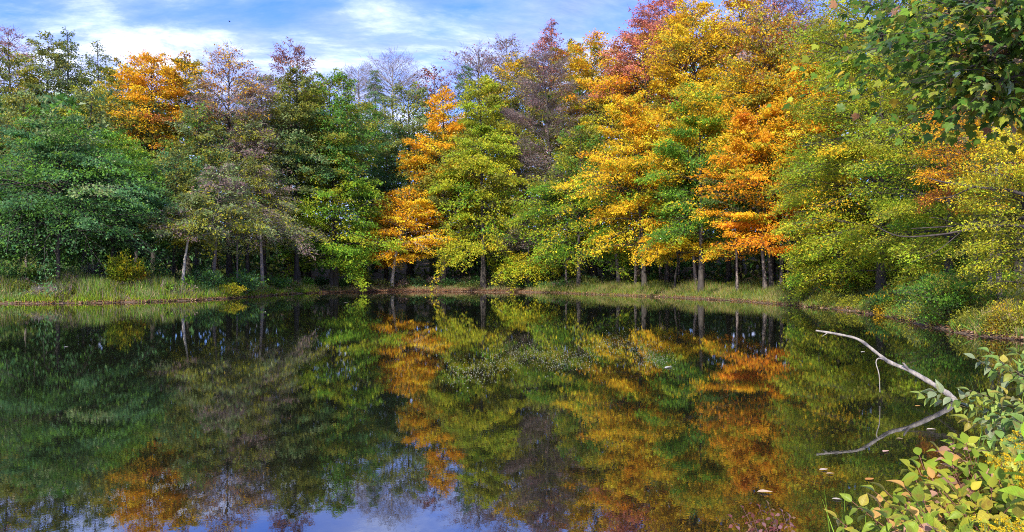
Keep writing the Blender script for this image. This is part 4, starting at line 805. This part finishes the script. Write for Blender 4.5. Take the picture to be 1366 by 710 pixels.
fm, n, l = material('floating_leaf'); out = n.new('ShaderNodeOutputMaterial'); p = n.new('ShaderNodeBsdfPrincipled'); l.new(p.outputs[0], out.inputs[0]); oi = n.new('ShaderNodeObjectInfo')
g = n.new('ShaderNodeTexCoord'); no = n.new('ShaderNodeTexNoise'); no.inputs['Scale'].default_value = 40; l.new(g.outputs['Object'], no.inputs['Vector']); mr = n.new('ShaderNodeMapRange'); mr.inputs[3].default_value = .7; mr.inputs[4].default_value = 1.25; l.new(no.outputs[0], mr.inputs[0])
vm = n.new('ShaderNodeVectorMath'); vm.operation = 'SCALE'; l.new(oi.outputs['Color'], vm.inputs[0]); l.new(mr.outputs[0], vm.inputs['Scale']); l.new(vm.outputs[0], p.inputs['Base Color']); p.inputs['Roughness'].default_value = .5
for px, py, size, lab, col in FL:
    d = EYE / ((py - HOR) / FPX); me = broad_leaf('floating_leaf', [(t, w_ * rng.uniform(.85, 1.1)) for t, w_ in OV], size * .9, rng.uniform(.12, .3), -.05); me.materials.clear(); me.materials.append(fm)
    o = link('floating_leaf', me, None, None, ((px - CX) / FPX * d - size * .4, d, .006)); o.rotation_euler = (0, 0, -1.57 + rng.normal(0, .5)); o.color = (*[q * .62 for q in col], 1); tag(o, lab, 'leaf', 'leaves floating on the pond')
# specks of duckweed and leaf crumbs in a drifting band
sb = Buf(); k = 2300; t_ = rng.random(k); px = 600 + 280 * t_ + rng.normal(0, 14, k); py = 489 - 28 * t_ + rng.normal(0, 9, k) + 10 * np.sin(t_ * 14); k2 = 260; px = np.concatenate([px, rng.normal(872, 12, k2)]); py = np.concatenate([py, rng.normal(481, 6, k2)])
d = EYE / ((py - HOR) / FPX); k = len(d)
leaves(sb, np.stack([(px - CX) / FPX * d, d, np.full(k, .006)], -1), rng.normal(0, 1, (k, 3)) * [1, 1, .05], np.array([0, 0, 1.]) + rng.normal(0, .12, (k, 3)), rng.uniform(.012, .034, k), .8, pick(rng, [((.50, .48, .36), 2), ((.36, .40, .20), 2), ((.5, .36, .2), .6)], k))
k = 1500; px = rng.uniform(400, 680, k); d = np.interp(px, [400, 450, 520, 600, 680], [77, 86, 87.5, 86, 81]) - np.abs(rng.normal(0, 1.0, k)); x = (px - CX) / FPX * d; ok = shore_dist(x, d) < -.05; x, d = x[ok], d[ok]; k = len(d)
leaves(sb, np.stack([x, d, np.full(k, .008)], -1), rng.normal(0, 1, (k, 3)) * [1, 1, .05], np.array([0, 0, 1.]) + rng.normal(0, .2, (k, 3)), rng.uniform(.08, .22, k), .7, pick(rng, [((.42, .30, .22), 2), ((.3, .18, .12), 2)], k))
tag(link('floating_debris', sb.mesh('floating_debris'), M_LEAF), 'specks of leaf crumbs drifting on the pond', kind='stuff')

# ------------------------------------------------------------------ a bird far off in the sky
bb = Buf(); q = at_px(305, 28, 140); s = np.linspace(0, 1, 7); P = np.stack([(s - .5) * .42, 0 * s, 0 * s], -1); tubes(bb, P[None], np.array([[.005, .04, .06, .065, .05, .03, .005]]), 8, (.02, .02, .022))
for sg in (1, -1):
    v = np.array([(-.08, 0, .02), (.10, 0, .02), (.06, sg * .28, .12), (-.06, sg * .28, .12), (-.05, sg * .55, .07)]); bb.add(v, np.array([[0, 1, 2, 3]]), np.array([[.02, .02, .022]])); bb.add(v[2:], np.array([[0, 1, 2]]), np.array([[.02, .02, .022]]))
tag(link('bird', bb.mesh('bird'), M_BARK, None, tuple(q)), 'tiny dark bird flying far off in the sky', 'bird')
